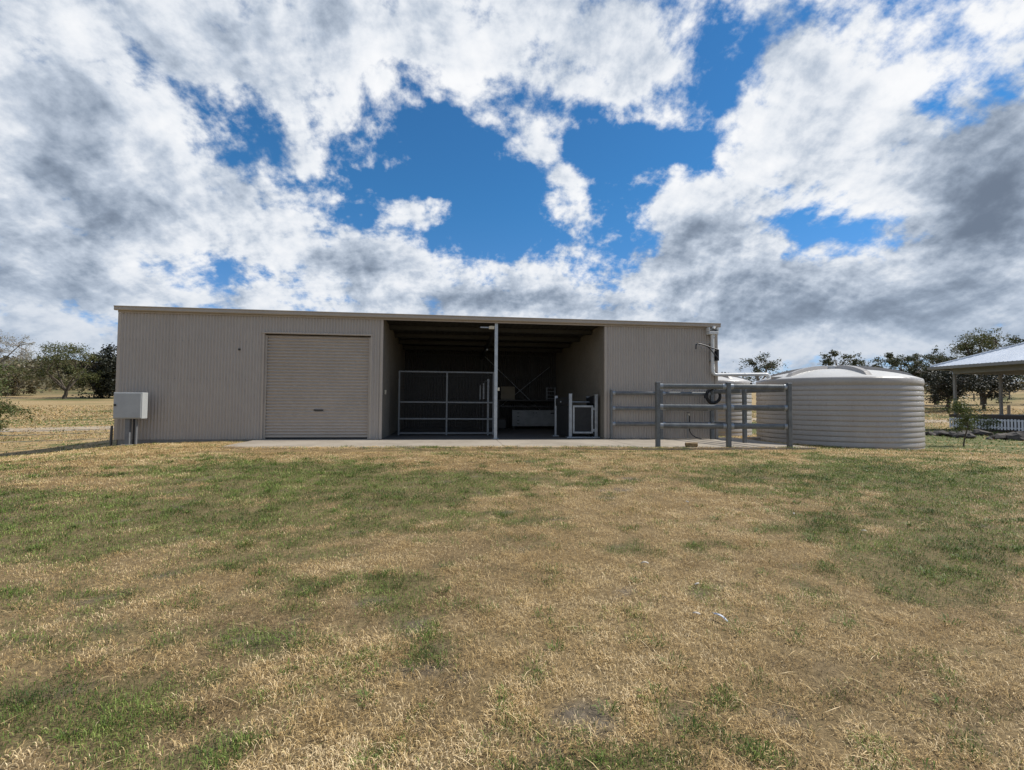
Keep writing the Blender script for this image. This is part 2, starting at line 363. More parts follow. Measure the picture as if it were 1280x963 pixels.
# ------------------------------------------------------------------ terrain
def terrain(x, y):
    x = np.asarray(x, float); y = np.asarray(y, float)
    dx = x-CAM.x; dy = y-CAM.y; d = np.hypot(dx, dy); az = np.degrees(np.arctan2(dx, dy))
    near = -.04 - .36*sstep(-3.0-y, 0, 12)
    zr = np.interp(d, [0,16,24,40,64,100,157,260,800,2500], [-.2,-.10,-.20,-.22,.50,1.8,4.85,6.5,14,30])
    zl = np.interp(d, [0,14,22,30,45,70,100,180,500,900,2500], [-.2,-.12,-.34,-.46,-.45,.25,1.45,4.5,25,44,60])
    w = sstep(az, -30, 30)
    far = zl*(1-w) + zr*w
    k = np.maximum(sstep(d, 15, 22), sstep(x, 18.6, 22)*sstep(y, -6, -3))
    k = np.maximum(k, sstep(-x, .2, 5)*sstep(d, 11, 17))
    under = sstep(x, -.6, 1.5)*sstep(-x, -19.5, -18.2)*sstep(y, -4.0, -2.6)*sstep(-y, -9, -7.6)
    z = near*(1-k) + far*k
    z = z - .32*sstep(-x, -2.5, 3.4)*sstep(y, -11.5, -3.5)*sstep(-d, -26, -17)
    z = z*(1-under) + under*(-.045 - .07*sstep(-x, -3.2, .3))
    z = z + .018*(fbm(x*1.1, y*1.1, 3)-.5)*(1-under) + .5*(fbm(x*.03, y*.03, 8)-.5)*sstep(d, 45, 120)
    return z
def ell(x, y, lst):
    t = np.zeros_like(x)
    for (cx, cy, a, b, c, w) in lst:
        dx = x-cx; dy = y-cy
        t += w*np.exp(-.9*np.clip(a*dx*dx + 2*b*dx*dy + c*dy*dy, 0, 40))
    return t
def patches(x, y):
    """how green, how brown and how bare the sward is"""
    x = np.asarray(x, float); y = np.asarray(y, float)
    d = np.hypot(x-CAM.x, y-CAM.y)
    wx = x + .9*(fbm(x*.8, y*.8, 21)-.5); wy = y + .9*(fbm(x*.8, y*.8, 22)-.5)
    s = np.clip((d-2.5)/6, .3, 1)
    wx = x + (wx-x)*s; wy = y + (wy-y)*s
    f1 = fbm(x*.9, y*1.8, 31, 5, .62); f2 = fbm(x*4.2, y*6.0, 33, 4, .62); f3 = fbm(x*1.5, y*2.0, 37, 5, .6)
    g = 1.35*ell(wx, wy, P_GREEN) - .7*ell(wx, wy, P_STRAW) - .25*ell(wx, wy, P_BROWN)
    lawn = sstep(x, 20.5, 24)*sstep(y, -5, -3)*sstep(-d, -46, -36)
    strip = np.exp(-((d-43-(x+20)*.12)/4)**2)*sstep(-x, 2, 8)
    g = g + lawn*.75 + strip*.55 + .16*sstep(-np.abs(y+8.5), -5, -1)*sstep(np.abs(x-10.8), 1.5, 4.5) + .25*sstep(-np.abs(y+7.5), -3.2, -.6)*sstep(-x, -11, -7)
    g = np.clip(sstep(g*.95 + (f1-.5)*2.0 + (f2-.5)*2.6, .04, .74), 0, 1)
    br = np.clip(sstep(.9*ell(wx, wy, P_BROWN) + (f3-.5)*2.4 + (f2-.5)*1.6 - .4*ell(wx, wy, P_STRAW), .05, .95), 0, 1)
    ba = np.clip(sstep(ell(wx, wy, P_BARE) + (f2-.5)*2.2 + (f1-.5)*.8, .40, .92), 0, 1)*sstep(-d, -18, -8)
    az = np.degrees(np.arctan2(x-CAM.x, y-CAM.y)); hill = sstep(d, 92, 120)*sstep(-az, 0, 20)
    g = np.maximum(g, hill*.35); br = np.maximum(br, hill)
    return g, br, ba
def axis(lo, hi, step, ext_lo, ext_hi, grow=1.16):
    mid = np.arange(lo, hi+1e-6, step); a = []; v = lo; s = step
    while v > ext_lo: s *= grow; v -= s; a.append(v)
    b = []; v = mid[-1]; s = step
    while v < ext_hi: s *= grow; v += s; b.append(v)
    return np.concatenate([a[::-1], mid, b])
def ground_mat():
    m, nt, b, out = new_mat('dry_paddock_soil')
    at = E.node('ShaderNodeAttribute', attribute_name='sward'); sp = E.node('ShaderNodeSeparateColor'); nt.links.new(at.outputs['Color'], sp.inputs[0])
    g, br, ba = (E(sp.outputs[i]) for i in range(3))
    pos = world_pos()
    n1 = noise(pos, 1.3, 8, .65); n2 = noise(pos, 26, 6, .7); n3 = noise(pos, .07, 6, .6)
    straw = mix(smooth(n2, .35, .68), (.30, .215, .105), (.43, .325, .175))
    straw = mix(smooth(n3, .40, .62)*.7, straw, (.285, .20, .095))
    straw = mix(smooth(noise(pos, 3.3, 5, .7), .42, .7)*.55, straw, (.22, .155, .075))
    brown = mix(smooth(n2, .3, .7), (.13, .095, .048), (.25, .185, .10))
    green = mix(smooth(n2, .3, .7), (.075, .085, .03), (.17, .165, .066))
    soil = mix(smooth(n2, .35, .7), (.11, .09, .068), (.205, .168, .125))
    c = mix(smooth(br*.7 + (n1-.5)*.8, .1, .9), straw, brown)
    c = mix(smooth(g + (n2-.5)*.7 + (n1-.5)*.5, .15, .8), c, green)
    c = mix(E(at.outputs['Alpha'])*.8, c, mix(smooth(n2, .3, .7), (.11, .08, .042), (.23, .165, .085)))
    c = mix(ba, c, soil)
    E.plug(b.inputs['Base Color'], c); b.inputs['Roughness'].default_value = .95; b.inputs['Specular IOR Level'].default_value = .15
    bn = E.node('ShaderNodeBump'); bn.inputs['Strength'].default_value = .8; bn.inputs['Distance'].default_value = .03
    E.plug(bn.inputs['Height'], noise(pos, 18, 8, .7)); nt.links.new(bn.outputs[0], b.inputs['Normal'])
    return m
def make_ground():
    ax = axis(-7, 27, .13, -2400, 2400); ay = axis(-15.5, 1, .11, -60, 2600)
    X, Y = np.meshgrid(ax, ay); Z = terrain(X, Y)
    nx, ny = len(ax), len(ay)
    v = np.stack([X.ravel(), Y.ravel(), Z.ravel()], 1)
    i = (np.arange(ny-1)[:, None]*nx + np.arange(nx-1)[None]).ravel()
    f = np.stack([i, i+1, i+nx+1, i+nx], 1)
    me = bpy.data.meshes.new('ground')
    me.vertices.add(len(v)); me.vertices.foreach_set('co', v.astype(np.float32).ravel())
    me.loops.add(f.size); me.loops.foreach_set('vertex_index', f.astype(np.int32).ravel())
    me.polygons.add(len(f)); me.polygons.foreach_set('loop_start', np.arange(0, f.size, 4, dtype=np.int32))
    me.polygons.foreach_set('use_smooth', np.ones(len(f), bool)); me.update(calc_edges=True)
    g, br, ba = patches(v[:, 0], v[:, 1])
    a = me.attributes.new('sward', 'FLOAT_COLOR', 'POINT')
    a.data.foreach_set('color', np.stack([g, br, ba, sstep(-np.hypot(v[:, 0]-CAM.x, v[:, 1]-CAM.y), -17, -9)], 1).astype(np.float32).ravel())
    me.materials.append(ground_mat())
    o = bpy.data.objects.new('ground', me); COL.objects.link(o); o['kind'] = 'structure'
make_ground()
def tz(x, y): return float(terrain(np.array([x]), np.array([y]))[0])
def ribbon(name, mat, line, lift, seed):
    """a track laid on the terrain; line = (x, y, half width)"""
    mb = MB(); vs = []; n = 0
    L = [Vector(p[:2]) for p in line]; Wd = [p[2] for p in line]; pts = []
    for i in range(len(L)-1):
        for k in range(14): t = k/14; pts.append((L[i].lerp(L[i+1], t), Wd[i]*(1-t)+Wd[i+1]*t))
    K = 7
    for i, (p, hw) in enumerate(pts):
        q = pts[min(i+1, len(pts)-1)][0] - pts[max(i-1, 0)][0]; nrm = Vector((-q.y, q.x)).normalized()
        for k in range(K):
            u = (k/(K-1)*2-1)*hw*(1 + .35*(float(fract_noise(np.array([i*.7]), np.array([k*3.1+seed]), seed)[0])-.5)*(abs(k-3) == 3))
            x = p.x+nrm.x*u; y = p.y+nrm.y*u; vs.append((x, y, tz(x, y) + lift - (.05 if k in (0, K-1) else 0)))
    fs = [(i*K+k, i*K+k+1, (i+1)*K+k+1, (i+1)*K+k) for i in range(len(pts)-1) for k in range(K-1)]
    return mb.add(vs, fs, True).build(name, mat, kind='structure')
ribbon('gravel_track', M['gravel'], [(-40, 2, 2.2), (-22, 9, 2.2), (-12, 13.5, 2.2), (-4, 19, 2.2), (0, 30, 2.2)], .05, 1)
ribbon('dirt_road', M['dirt'], [(25, 30, 1.6), (36, 20.5, 1.6), (47, 15.5, 1.6), (60, 13, 1.6)], .06, 2)

# slabs: shed floor and the apron poured in front of it
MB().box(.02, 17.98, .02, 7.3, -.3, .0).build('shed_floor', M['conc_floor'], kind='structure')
def apron():
    front = [(3.75, -2.35), (4.6, -2.62), (6, -2.66), (8, -2.72), (11, -2.70), (13, -2.9), (15, -3.2), (17, -3.3), (18.5, -3.25)]
    fx = [p[0] for p in front]; fy = [p[1] for p in front]
    root = bpy.data.objects.new('concrete_apron', None); COL.objects.link(root); root['kind'] = 'structure'
    cuts = [3.75, 7.27, 10.72, 14.2, 18.03, 18.9]
    for k in range(5):                              # poured panels with open joints between them
        a, b_ = cuts[k]+(.007 if k else 0), cuts[k+1]-(.007 if k < 4 else 0); back = .6 if k == 4 else -.004
        xs = [a] + [x for x in fx if a < x < b_] + [b_]
        pts = [(x, float(np.interp(x, fx, fy))) for x in xs] + [(b_, back), (a, back)]
        n = len(pts); zt = .004 + .0015*(k % 2)
        MB().add([(x, y, zt) for x, y in pts] + [(x, y, -.2) for x, y in pts], [tuple(range(n))] + [((i+1) % n, i, n+i, n+(i+1) % n) for i in range(n)]).build('slab_panel', M['conc'], root)
apron()
# ------------------------------------------------------------------ the shed
ROOF_F, ROOF_B, DEP, LEN = 3.70, 3.46, 7.33, 18.0
XO0, XO1, XP = 7.29, 14.18, 10.717
XD0, XD1, HD = 3.90, 6.93, 3.08
def roof_z(y): return ROOF_F + (ROOF_B-ROOF_F)*y/DEP
def corr(mb, axis_, a0, a1, z0, z1, fixed, pitch=.0865, amp=.016, seg=6):
    """sheet of vertical ribs along x (axis_ 0) or y (axis_ 1); z1 may be a function"""
    n = max(2, int(round((a1-a0)/pitch*seg))); vs = []
    for i in range(n+1):
        a = a0+(a1-a0)*i/n; o = amp*math.sin(2*math.pi*a/pitch); zt = z1(a) if callable(z1) else z1
        for z in (z0, zt): vs.append((a, fixed+o, z) if axis_ == 0 else (fixed+o, a, z))
    return mb.add(vs, [(2*i, 2*i+2, 2*i+3, 2*i+1) for i in range(n)], True)
shed = thing('farm_shed', 'long beige corrugated steel farm shed with a roller door and an open bay', 'shed')
w = MB(); corr(w, 0, .03, XD0-.03, .015, 3.66, -.012); corr(w, 0, XD0-.03, XD1+.03, HD+.03, 3.66, -.012); corr(w, 0, XD1+.03, XO0-.07, .015, 3.66, -.012)
w.build('front_wall', M['clad'], shed)
w = MB(); corr(w, 0, XO1+.07, LEN-.03, .015, 3.66, -.012); w.build('front_wall', M['clad'], shed)
for xs, dirn in ((0.0, -1), (LEN, 1)):
    w = MB(); corr(w, 1, .02, DEP-.02, .015, lambda y: roof_z(y)+.0, xs); w.build('side_wall', M['clad'], shed)
w = MB(); corr(w, 0, .02, LEN-.02, .015, ROOF_B+.0, DEP); w.build('back_wall', M['clad'], shed)
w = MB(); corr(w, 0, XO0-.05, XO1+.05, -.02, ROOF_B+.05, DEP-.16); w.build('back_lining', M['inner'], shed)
for xs, s in ((XO0-.02, -1), (XO1+.02, 1)):
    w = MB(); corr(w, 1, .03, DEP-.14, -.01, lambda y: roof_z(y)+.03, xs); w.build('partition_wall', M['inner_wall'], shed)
# linings of the closed rooms
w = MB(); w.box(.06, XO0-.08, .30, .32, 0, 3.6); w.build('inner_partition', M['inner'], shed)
# roof sheet (ribs run front to back) with thickness
rf = MB(); n = int((LEN+.16)/.19*4); vs = []
for i in range(n+1):
    x = -.08+(LEN+.16)*i/n; o = .012*math.sin(2*math.pi*x/.19)
    for y, dz in ((-.09, 0), (DEP+.1, 0), (DEP+.1, -.02), (-.09, -.02)): vs.append((x, y, roof_z(y)+.035+o+dz))
rf.add(vs, [f for i in range(n) for f in ((4*i, 4*i+4, 4*i+5, 4*i+1), (4*i+3, 4*i+2, 4*i+6, 4*i+7))], True)
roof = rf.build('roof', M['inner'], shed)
# gutter along the front: fascia board, rolled top lip and drip edge
g = MB(); prof = [(-.055, 3.655), (-.135, 3.650), (-.150, 3.672), (-.146, 3.742), (-.160, 3.752), (-.162, 3.775), (-.140, 3.782), (-.055, 3.788)]
vs = [(x, y, z) for x in (-.075, LEN+.075) for (y, z) in prof]; k = len(prof)
g.add(vs, [(i, (i+1) % k, k+(i+1) % k, k+i) for i in range(k)] + [tuple(reversed(range(k))), tuple(range(k, 2*k))])
g.build('gutter', M['fascia'], shed)
MB().box(-.03, LEN+.03, -.045, -.026, 3.60, 3.69).build('eave_flashing', M['trim'], shed)
for x0, x1 in ((-.03, .06), (XO0-.075, XO0), (XO1, XO1+.075), (LEN-.07, LEN+.03)):
    MB().box(x0, x1, -.034, .05, .012, 3.598, .006).build('corner_flashing', M['trim'], shed)
MB().box(.06, XO0-.08, .004, .3, -.32, .0135).build('slab_edge', M['footing'], shed)
# screw lines of the cladding
sc = MB()
for zz_ in (.55, 1.75, 2.85):
    x = .12
    while x < LEN-.1:
        if not (XD0-.1 < x < XD1+.1 and zz_ < HD) and not (XO0-.1 < x < XO1+.1): sc.box(x-.006, x+.006, -.032, -.020, zz_-.006, zz_+.006)
        x += .173
sc.build('screw_line', M['conduit'], shed, kind='stuff')
MB().tube([(3.22, -.02, 2.62), (3.22, -.045, 2.62)], .03, 10).build('wall_cap', M['rubber'], shed)

# roller door
door = MB(); n = 33*6; vs = []
for i in range(n+1):
    z = .12+(HD-.12)*i/n; o = .025*math.sin(2*math.pi*z/.0925)
    vs += [(XD0, .075+o, z), (XD1, .075+o, z)]
door.add(vs, [(2*i, 2*i+1, 2*i+3, 2*i+2) for i in range(n)], True)
dr = door.build('roller_door', M['door'], shed)
MB().box(XD0+.03, XD1-.03, .045, .095, .065, .125, .004).build('bottom_rail', M['trim'], dr)
MB().box(XD0+.03, XD1-.03, .055, .09, .004, .062).build('rubber_seal', M['rubber'], dr)
MB().box(5.31, 5.58, .02, .055, .85, .885, .006).build('door_handle', M['black'], dr)
for x in (XD0+.03, XD1-.03):
    MB().box(x-.035, x+.035, .03, .058, .006, HD-.02, .004).build('door_guide', M['trim'], dr)
for x0, x1, z0, z1 in ((XD0-.045, XD0+.005, .012, HD+.028), (XD1-.005, XD1+.045, .012, HD+.028)):
    MB().box(x0, x1, -.036, .10, z0, z1, .004).build('door_jamb', M['trim'], shed)
MB().box(XD0-.075, XD1+.075, -.052, .10, HD+.03, HD+.075, .004).build('door_head', M['trim'], shed)
MB().box(XD0, XD1, .10, .5, HD-.3, HD).build('roller_drum_cover', M['steel_dark'], shed)

# frame in the open bay
post = MB().box(XP-.05, XP+.05, .02, .12, .008, 3.62, .008).build('post', M['galv_light'], shed)
MB().box(XP-.11, XP+.11, -.03+.02, .20, .005, .017).build('base_plate', M['galv'], post)
MB().box(XP+.055, XP+.115, .03, .08, 1.50, 1.60, .006).build('sensor_box', M['cream'], post)
lamp = MB().box(XP-.23, XP-.06, .03, .10, 3.42, 3.52, .01).build('flood_lamp', M['cream'], post)
MB().box(XP-.50, XP-.23, .045, .085, 3.45, 3.49, .004).build('lamp_bracket', M['galv'], lamp)
for i, y in enumerate((1.35, 2.9, 4.4, 5.9)):
    p = MB(); z = roof_z(y)-.0
    p.box(XO0+.02, XO1-.02, y-.035, y+.035, z-.15, z-.144); p.box(XO0+.02, XO1-.02, y+.029, y+.035, z-.143, z); p.box(XO0+.02, XO1-.02, y-.035, y-.03, z-.13, z)
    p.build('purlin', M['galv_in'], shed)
MB().beam((XP, .14, roof_z(.14)-.27), (XP, DEP-.3, roof_z(DEP-.3)-.27), .09, .22).build('rafter', M['steel_dark'], shed)
MB().beam((XP-.06, 3.0, 3.1), (XP-.06, 4.3, roof_z(4.3)-.38), .05, .05).build('knee_brace', M['galv'], shed)
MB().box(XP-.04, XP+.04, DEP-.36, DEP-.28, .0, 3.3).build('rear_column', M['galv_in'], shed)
for z in (1.2, 2.31, 3.30):
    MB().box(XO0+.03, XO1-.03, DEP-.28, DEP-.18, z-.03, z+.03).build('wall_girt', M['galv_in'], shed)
MB().tube([(10.85, 6.98, 3.22), (13.9, 6.98, .35)], .013, 6).build('brace_rod', M['galv_light'], shed)
MB().tube([(13.85, 6.95, 2.80), (11.3, 6.95, .75)], .013, 6).build('brace_rod', M['galv_light'], shed)
sw = MB().box(XO0+.004, XO0+.05, .42, .52, 1.36, 1.50, .008).build('switch_box', M['cream'], shed)

# ------------------------------------------------------------------ rain pipe, bracket, meter box on the shed
dp = thing('rain_pipe', 'white rainwater pipe from the shed gutter across to the large tank', 'pipe', (17.78, -.15, 2.0))
def loc(o, mb_pts, c): return [tuple(Vector(p)-Vector(c)) for p in mb_pts]
c0 = (17.78, -.15, 2.0)
def bend(p0, p1, p2, n=6, r=.14):
    a = (Vector(p0)-Vector(p1)).normalized()*r+Vector(p1); b = (Vector(p2)-Vector(p1)).normalized()*r+Vector(p1); q = Vector(p1)
    return [a*(1-t)**2 + q*2*t*(1-t) + b*t*t for t in [i/n for i in range(n+1)]]
pv = [(17.78, -.15, 3.40)] + bend((17.78, -.15, 3.4), (17.78, -.15, 2.085), (19.6, -.2, 2.12)) + bend((17.78, -.15, 2.085), (19.72, -.2, 2.13), (19.72, -.2, 1.8)) + [(19.72, -.2, 1.90)]
MB().tube(loc(dp, pv, c0), .055, 14).build('pipe', M['white_pvc'], dp)
for p, r, h in (((17.78, -.15, 3.37), .066, .07), ((17.78, -.15, 2.30), .063, .05), ((18.9, -.18, 2.105), .063, .06)):
    q = Vector(p)-Vector(c0)
    if h == .06: MB().tube([q-Vector((.04, 0, 0)), q+Vector((.04, 0, 0))], r, 14).build('socket', M['white_pvc'], dp)
    else: MB().tube([q-Vector((0, 0, h)), q+Vector((0, 0, h))], r, 14).build('socket', M['white_pvc'], dp)
rh = MB(); rh.box(-.16, .16, -.10, .10, 1.40, 1.50, .012); rh.box(-.17, -.135, -.09, .09, 1.505, 1.63); rh.box(.135, .17, -.09, .09, 1.505, 1.63); rh.box(-.134, .134, .06, .09, 1.505, 1.63)
rhd = rh.build('rain_head', M['white_pvc'], dp)
MB().box(-.13, .13, -.085, .055, 1.503, 1.53, .0).build('leaf_screen', M['black'], rhd)
MB().tube([(0.02, -.02, 1.58), (.06, 0, 1.66)], [.055, .05], 12).build('spout', M['white_pvc'], rhd)
for z in (2.55, 3.1):
    MB().box(-.07, .07, .02, .14, z-2.0-.015, z-2.0+.015).build('pipe_clip', M['galv'], dp)

br = thing('wall_bracket', 'black iron hanging arm with a hook high on the shed corner', 'bracket', (17.89, -.27, 2.80))
MB().box(-.035, .035, -.02, .22, -.26, .10, .008).build('plate', M['black'], br)
arm = [(0, -.03, .09), (-.2, -.06, .13), (-.45, -.10, .20), (-.68, -.14, .25), (-.78, -.16, .255), (-.83, -.17, .22), (-.84, -.17, .08)]
MB().tube(arm, .022, 8).build('arm', M['black'], br)
MB().tube([(-.40, -.095, .18), (-.2, -.06, .0), (0, -.03, -.20)], .018, 8).build('strut', M['black'], br)
MB().box(17.93, 17.99, -.09, -.036, 2.10, 2.18, .006).build('junction_box', M['black'], shed)

mbx = thing('meter_box', 'pale grey electricity meter box on a post at the left shed corner', 'meter box', (.66, -.50, tz(.66, -.5)))
zb = tz(.66, -.5)
body = MB().box(-.36, .36, -.12, .13, .62-zb, 1.335-zb, .012).build('cabinet', M['meter'], mbx)
MB().box(-.335, .335, -.138, -.121, .645-zb, 1.31-zb, .006).build('cabinet_door', M['meter'], body)
MB().tube([(-.30, -.139, .99-zb), (-.30, -.165, .99-zb)], .03, 12).build('lock', M['black'], body)
MB().box(-.10, .02, -.05, .05, -.1, .62-zb, .006).build('post', M['conduit'], mbx)
MB().box(-.17, .10, -.12, .12, -.15, .035, .01).build('footing', M['footing'], mbx)
for x, r in ((.075, .022), (.14, .03)):
    MB().tube([(x, .04, -.1), (x, .04, .62-zb)], r, 10).build('conduit', M['black'] if r < .025 else M['conduit'], mbx)
# ------------------------------------------------------------------ inside the open bay
sp_ = thing('mesh_stall_front', 'wide galvanised mesh stall panel standing in the open bay', 'panel', (9.2, 1.62, 0))
for x in (-1.58, 0.0, 1.58):
    MB().box(x-.028, x+.028, -.028, .028, .02, 2.18, .005).build('upright', M['galv_mid'], sp_)
for z in (.09, .57, 1.13, 2.155):
    for x0, x1 in ((-1.552, -.028), (.028, 1.552)):
        MB().box(x0, x1, -.024, .024, z-.026, z+.026, .004).build('rail', M['galv_mid'], sp_)
mesh = MB()
for s in (-1, 1):
    a0, a1 = (.03, 1.55) if s > 0 else (-1.55, -.03)
    x = a0+.025
    while x < a1: mesh.box(x-.003, x+.003, .030, .036, .07, 2.15); x += .05
    z = .10
    while z < 2.14: mesh.box(a0, a1, .036, .042, z-.003, z+.003); z += .05
mesh.build('wire_mesh', M['black'], sp_, kind='stuff')
sd = thing('stall_divider', 'dark boarded side wall of the stall behind the mesh panel', 'stall wall', (10.62, 1.9, 0))
for k in range(8): MB().box(-.02, .02, .02, 4.6, .03+.155*k, .175+.155*k, .004).build('board', M['deck'], sd)
for y in (0, 2.3, 4.64): MB().box(-.03, .03, y-.03, y+.03, 0, 1.95, .004).build('upright', M['galv'], sd)
MB().box(-.025, .025, .032, 2.268, 1.90, 1.95, .004).build('rail', M['galv'], sd)
MB().box(-.025, .025, 2.332, 4.608, 1.90, 1.95, .004).build('rail', M['galv'], sd)

wb = thing('workbench', 'dark steel workbench against the back wall of the open bay', 'bench', (12.7, 6.55, 0))
MB().box(-1.35, 1.35, -.3, .3, 1.21, 1.27, .008).build('bench_top', M['steel_dark'], wb)
for x in (-1.28, 1.28):
    for y in (-.25, .25): MB().box(x-.03, x+.03, y-.03, y+.03, 0, 1.205).build('leg', M['steel_dark'], wb)
MB().box(-1.25, 1.25, -.02, .02, .95, 1.0).build('crossbar', M['steel_dark'], wb)
ch = thing('steel_cabinet', 'long pale grey steel cabinet on low legs in front of the dark bench', 'cabinet', (12.93, 5.95, 0))
bd = MB().box(-.97, .97, -.25, .25, .13, .82, .01).build('body', M['cabinet'], ch)
for k in range(4): MB().box(-.76, -.66, -.262, -.251, .22+.155*k, .245+.155*k).build('slot', M['rubber'], bd)
for x in (-.08, .04): MB().box(x, x+.06, -.262, -.251, .69, .715).build('slot', M['rubber'], bd)
MB().box(.70, .86, -.275, -.251, .66, .72, .005).build('latch', M['steel_dark'], bd)
for x in (-.9, .9):
    for y in (-.2, .2): MB().box(x-.03, x+.03, y-.03, y+.03, 0, .128).build('leg', M['steel_dark'], ch)
tag(MB().box(11.56, 12.20, 6.70, 6.725, 1.272, 1.86, .004).build('fibreboard_sheet', M['board']), 'square brown board standing on the dark bench behind the post', 'board')
wr = thing('wire_rack', 'small open rack with three shelves at the back right of the bay', 'rack', (13.83, 6.62, 1.273))
for x in (-.19, .19):
    for y in (-.1, .1): MB().box(x-.01, x+.01, y-.01, y+.01, 0, .56).build('upright', M['galv'], wr)
for z in (.06, .22, .38, .54): MB().box(-.178, .178, -.09, .09, z-.008, z+.008).build('shelf', M['galv'], wr)
bn = thing('storage_bin', 'low dark bin on the bay floor left of the pale cabinet', 'bin', (11.35, 6.3, 0))
MB().box(-.38, .38, -.25, .25, .005, .42, .02).build('tub', M['steel_dark'], bn); MB().box(-.40, .40, -.27, .27, .425, .46, .01).build('lid', M['deck'], bn)

hs = thing('horse_stocks', 'galvanised livestock stocks with a black panelled gate inside the right bay wall', 'stocks', (13.6, .42, 0))
MB().box(-.55, .56, -.10, .10, .005, .045, .005).build('base_plate', M['galv'], hs)
MB().box(-.82, -.62, .75, 1.0, .005, .04, .005).build('base_plate', M['galv'], hs)
for x, y, h in ((-.42, 0, 1.42), (.44, 0, 1.40), (-.70, .87, 1.36), (.44, .95, 1.36)):
    pz = .046 if y == 0 else .041
    pp = MB().box(x-.05, x+.05, y-.05, y+.05, pz, h, .008).build('post', M['galv'], hs)
    MB().box(x-.055, x+.055, y-.055, y+.055, h+.001, h+.018, .004).build('cap', M['galv_light'], pp)
gt = MB()
for x in (-.31, .31): gt.box(x-.03, x+.03, -.025, .025, .15, 1.06, .006)
for z in (.18, 1.03): gt.box(-.279, .279, -.025, .025, z-.03, z+.03, .006)
gate = gt.build('gate', M['galv'], hs)
MB().box(-.278, .278, .0, .012, .212, .998).build('gate_panel', M['rubber'], gate)
for z in (.25, .95): MB().box(.342, .388, -.02, .02, z-.04, z+.04, .004).build('hinge', M['galv'], gate)
MB().beam((-.70, .82, 1.16), (-.42, .052, 1.22), .06, .26, .015).build('padded_rail', M['rubber'], hs)
MB().beam((.40, .90, 1.18), (.41, .053, 1.26), .07, .26, .015).build('padded_rail', M['rubber'], hs)
MB().tube([(-.64, .5, 1.17), (.36, .5, 1.17)], .028, 10).build('cross_rail', M['galv'], hs)
MB().beam((-.68, .82, .55), (-.47, .05, .55), .03, 1.0, .005).build('side_panel', M['rubber'], hs)

# ------------------------------------------------------------------ yard fence of oval rails
def yard_fence(label, posts, rails, rail_h, post_top, skip_first=False, skip_last=False, w_=.10):
    f = thing('yard_fence', label, 'fence', (posts[0][0], posts[0][1], 0))
    o = Vector((posts[0][0], posts[0][1], 0))
    for i, (x, y, wd) in enumerate(posts):
        if (i == 0 and skip_first) or (i == len(posts)-1 and skip_last): continue
        p = MB().box(x-o.x-wd/2, x-o.x+wd/2, y-o.y-wd/2, y-o.y+wd/2, -.1, post_top, .008).build('post', M['galv_dull'], f)
        MB().box(x-o.x-wd/2-.006, x-o.x+wd/2+.006, y-o.y-wd/2-.006, y-o.y+wd/2+.006, post_top+.001, post_top+.022, .004).build('post_cap', M['galv'], p)
    for i in range(len(posts)-1):
        a = Vector((posts[i][0], posts[i][1], 0))-o; b = Vector((posts[i+1][0], posts[i+1][1], 0))-o; d = (b-a).normalized()
        a2 = a+d*(posts[i][2]/2+.012); b2 = b-d*(posts[i+1][2]/2+.012)
        for z in rails:
            up = Vector((0, 0, z))
            r = MB().tube([a2+up, b2+up], 1.0, 16, True, .028, rail_h/2).build('rail', M['galv_dull'], f)
            for q, s in ((a2, 1), (b2, -1)):
                MB().tube([q+up-d*s*.010, q+up+d*s*.075], 1.0, 16, True, .035, rail_h/2+.008).build('bracket', M['galv'], r)
    return f
yard_fence('front run of grey steel yard rails between three posts beside the large tank', [(14.71, -2.83, .105), (16.51, -3.12, .105), (18.17, -3.2, .105)], (.555, 1.05, 1.59), .130, 1.68)
yard_fence('rear run of grey steel yard rails close along the shed wall', [(14.36, -.16, .07), (15.98, -.24, .08), (17.65, -.3, .10)], (.49, .98, 1.46), .115, 1.56)
yard_fence('short side run of grey steel yard rails from shed corner to front corner post', [(17.65, -.3, .10), (17.90, -1.66, .10), (18.17, -3.2, .105)], (.52, 1.02, 1.53), .13, 1.60, True, True)

hc = thing('hose_coil', 'coil of black hose hung on the rear yard post', 'hose', (17.66, -.41, 1.40))
co = MB()
for k, (r, dy) in enumerate(((.235, 0), (.215, .03), (.25, .05), (.225, .075), (.20, .02), (.262, .03))):
    pts = [(r*math.cos(t)*(1+.02*math.sin(3*t+k)), dy+.012*math.sin(2*t+k), r*math.sin(t)*(1+.03*math.cos(2*t+k))) for t in [2*math.pi*i/40 for i in range(41)]]
    co.tube(pts, .019, 8, False)
co.build('coil', M['rubber'], hc)
MB().box(-.30, -.20, -.01, .07, -.08, .02, .01).build('binding', M['black'], hc)
tp = thing('garden_tap', 'garden tap with a black hose low on the shed wall behind the rails', 'tap', (16.96, -.06, 0))
MB().tube([(0, 0, .0), (0, 0, .80)], .013, 8).build('standpipe', M['galv'], tp)
MB().tube([(0, 0, .80), (0, -.07, .80), (0.01, -.10, .76)], .014, 8).build('spout', M['cream'], tp)
MB().tube([(-.05, -.03, .86), (.05, -.03, .86)], .012, 8).build('handle', M['black'], tp)
MB().tube([(.01, -.10, .75), (.0, -.11, .5), (-.01, -.12, .28), (.06, -.13, .15), (.2, -.14, .06), (.34, -.13, .025), (.42, -.08, .022)], .016, 8).build('hose', M['rubber'], tp)

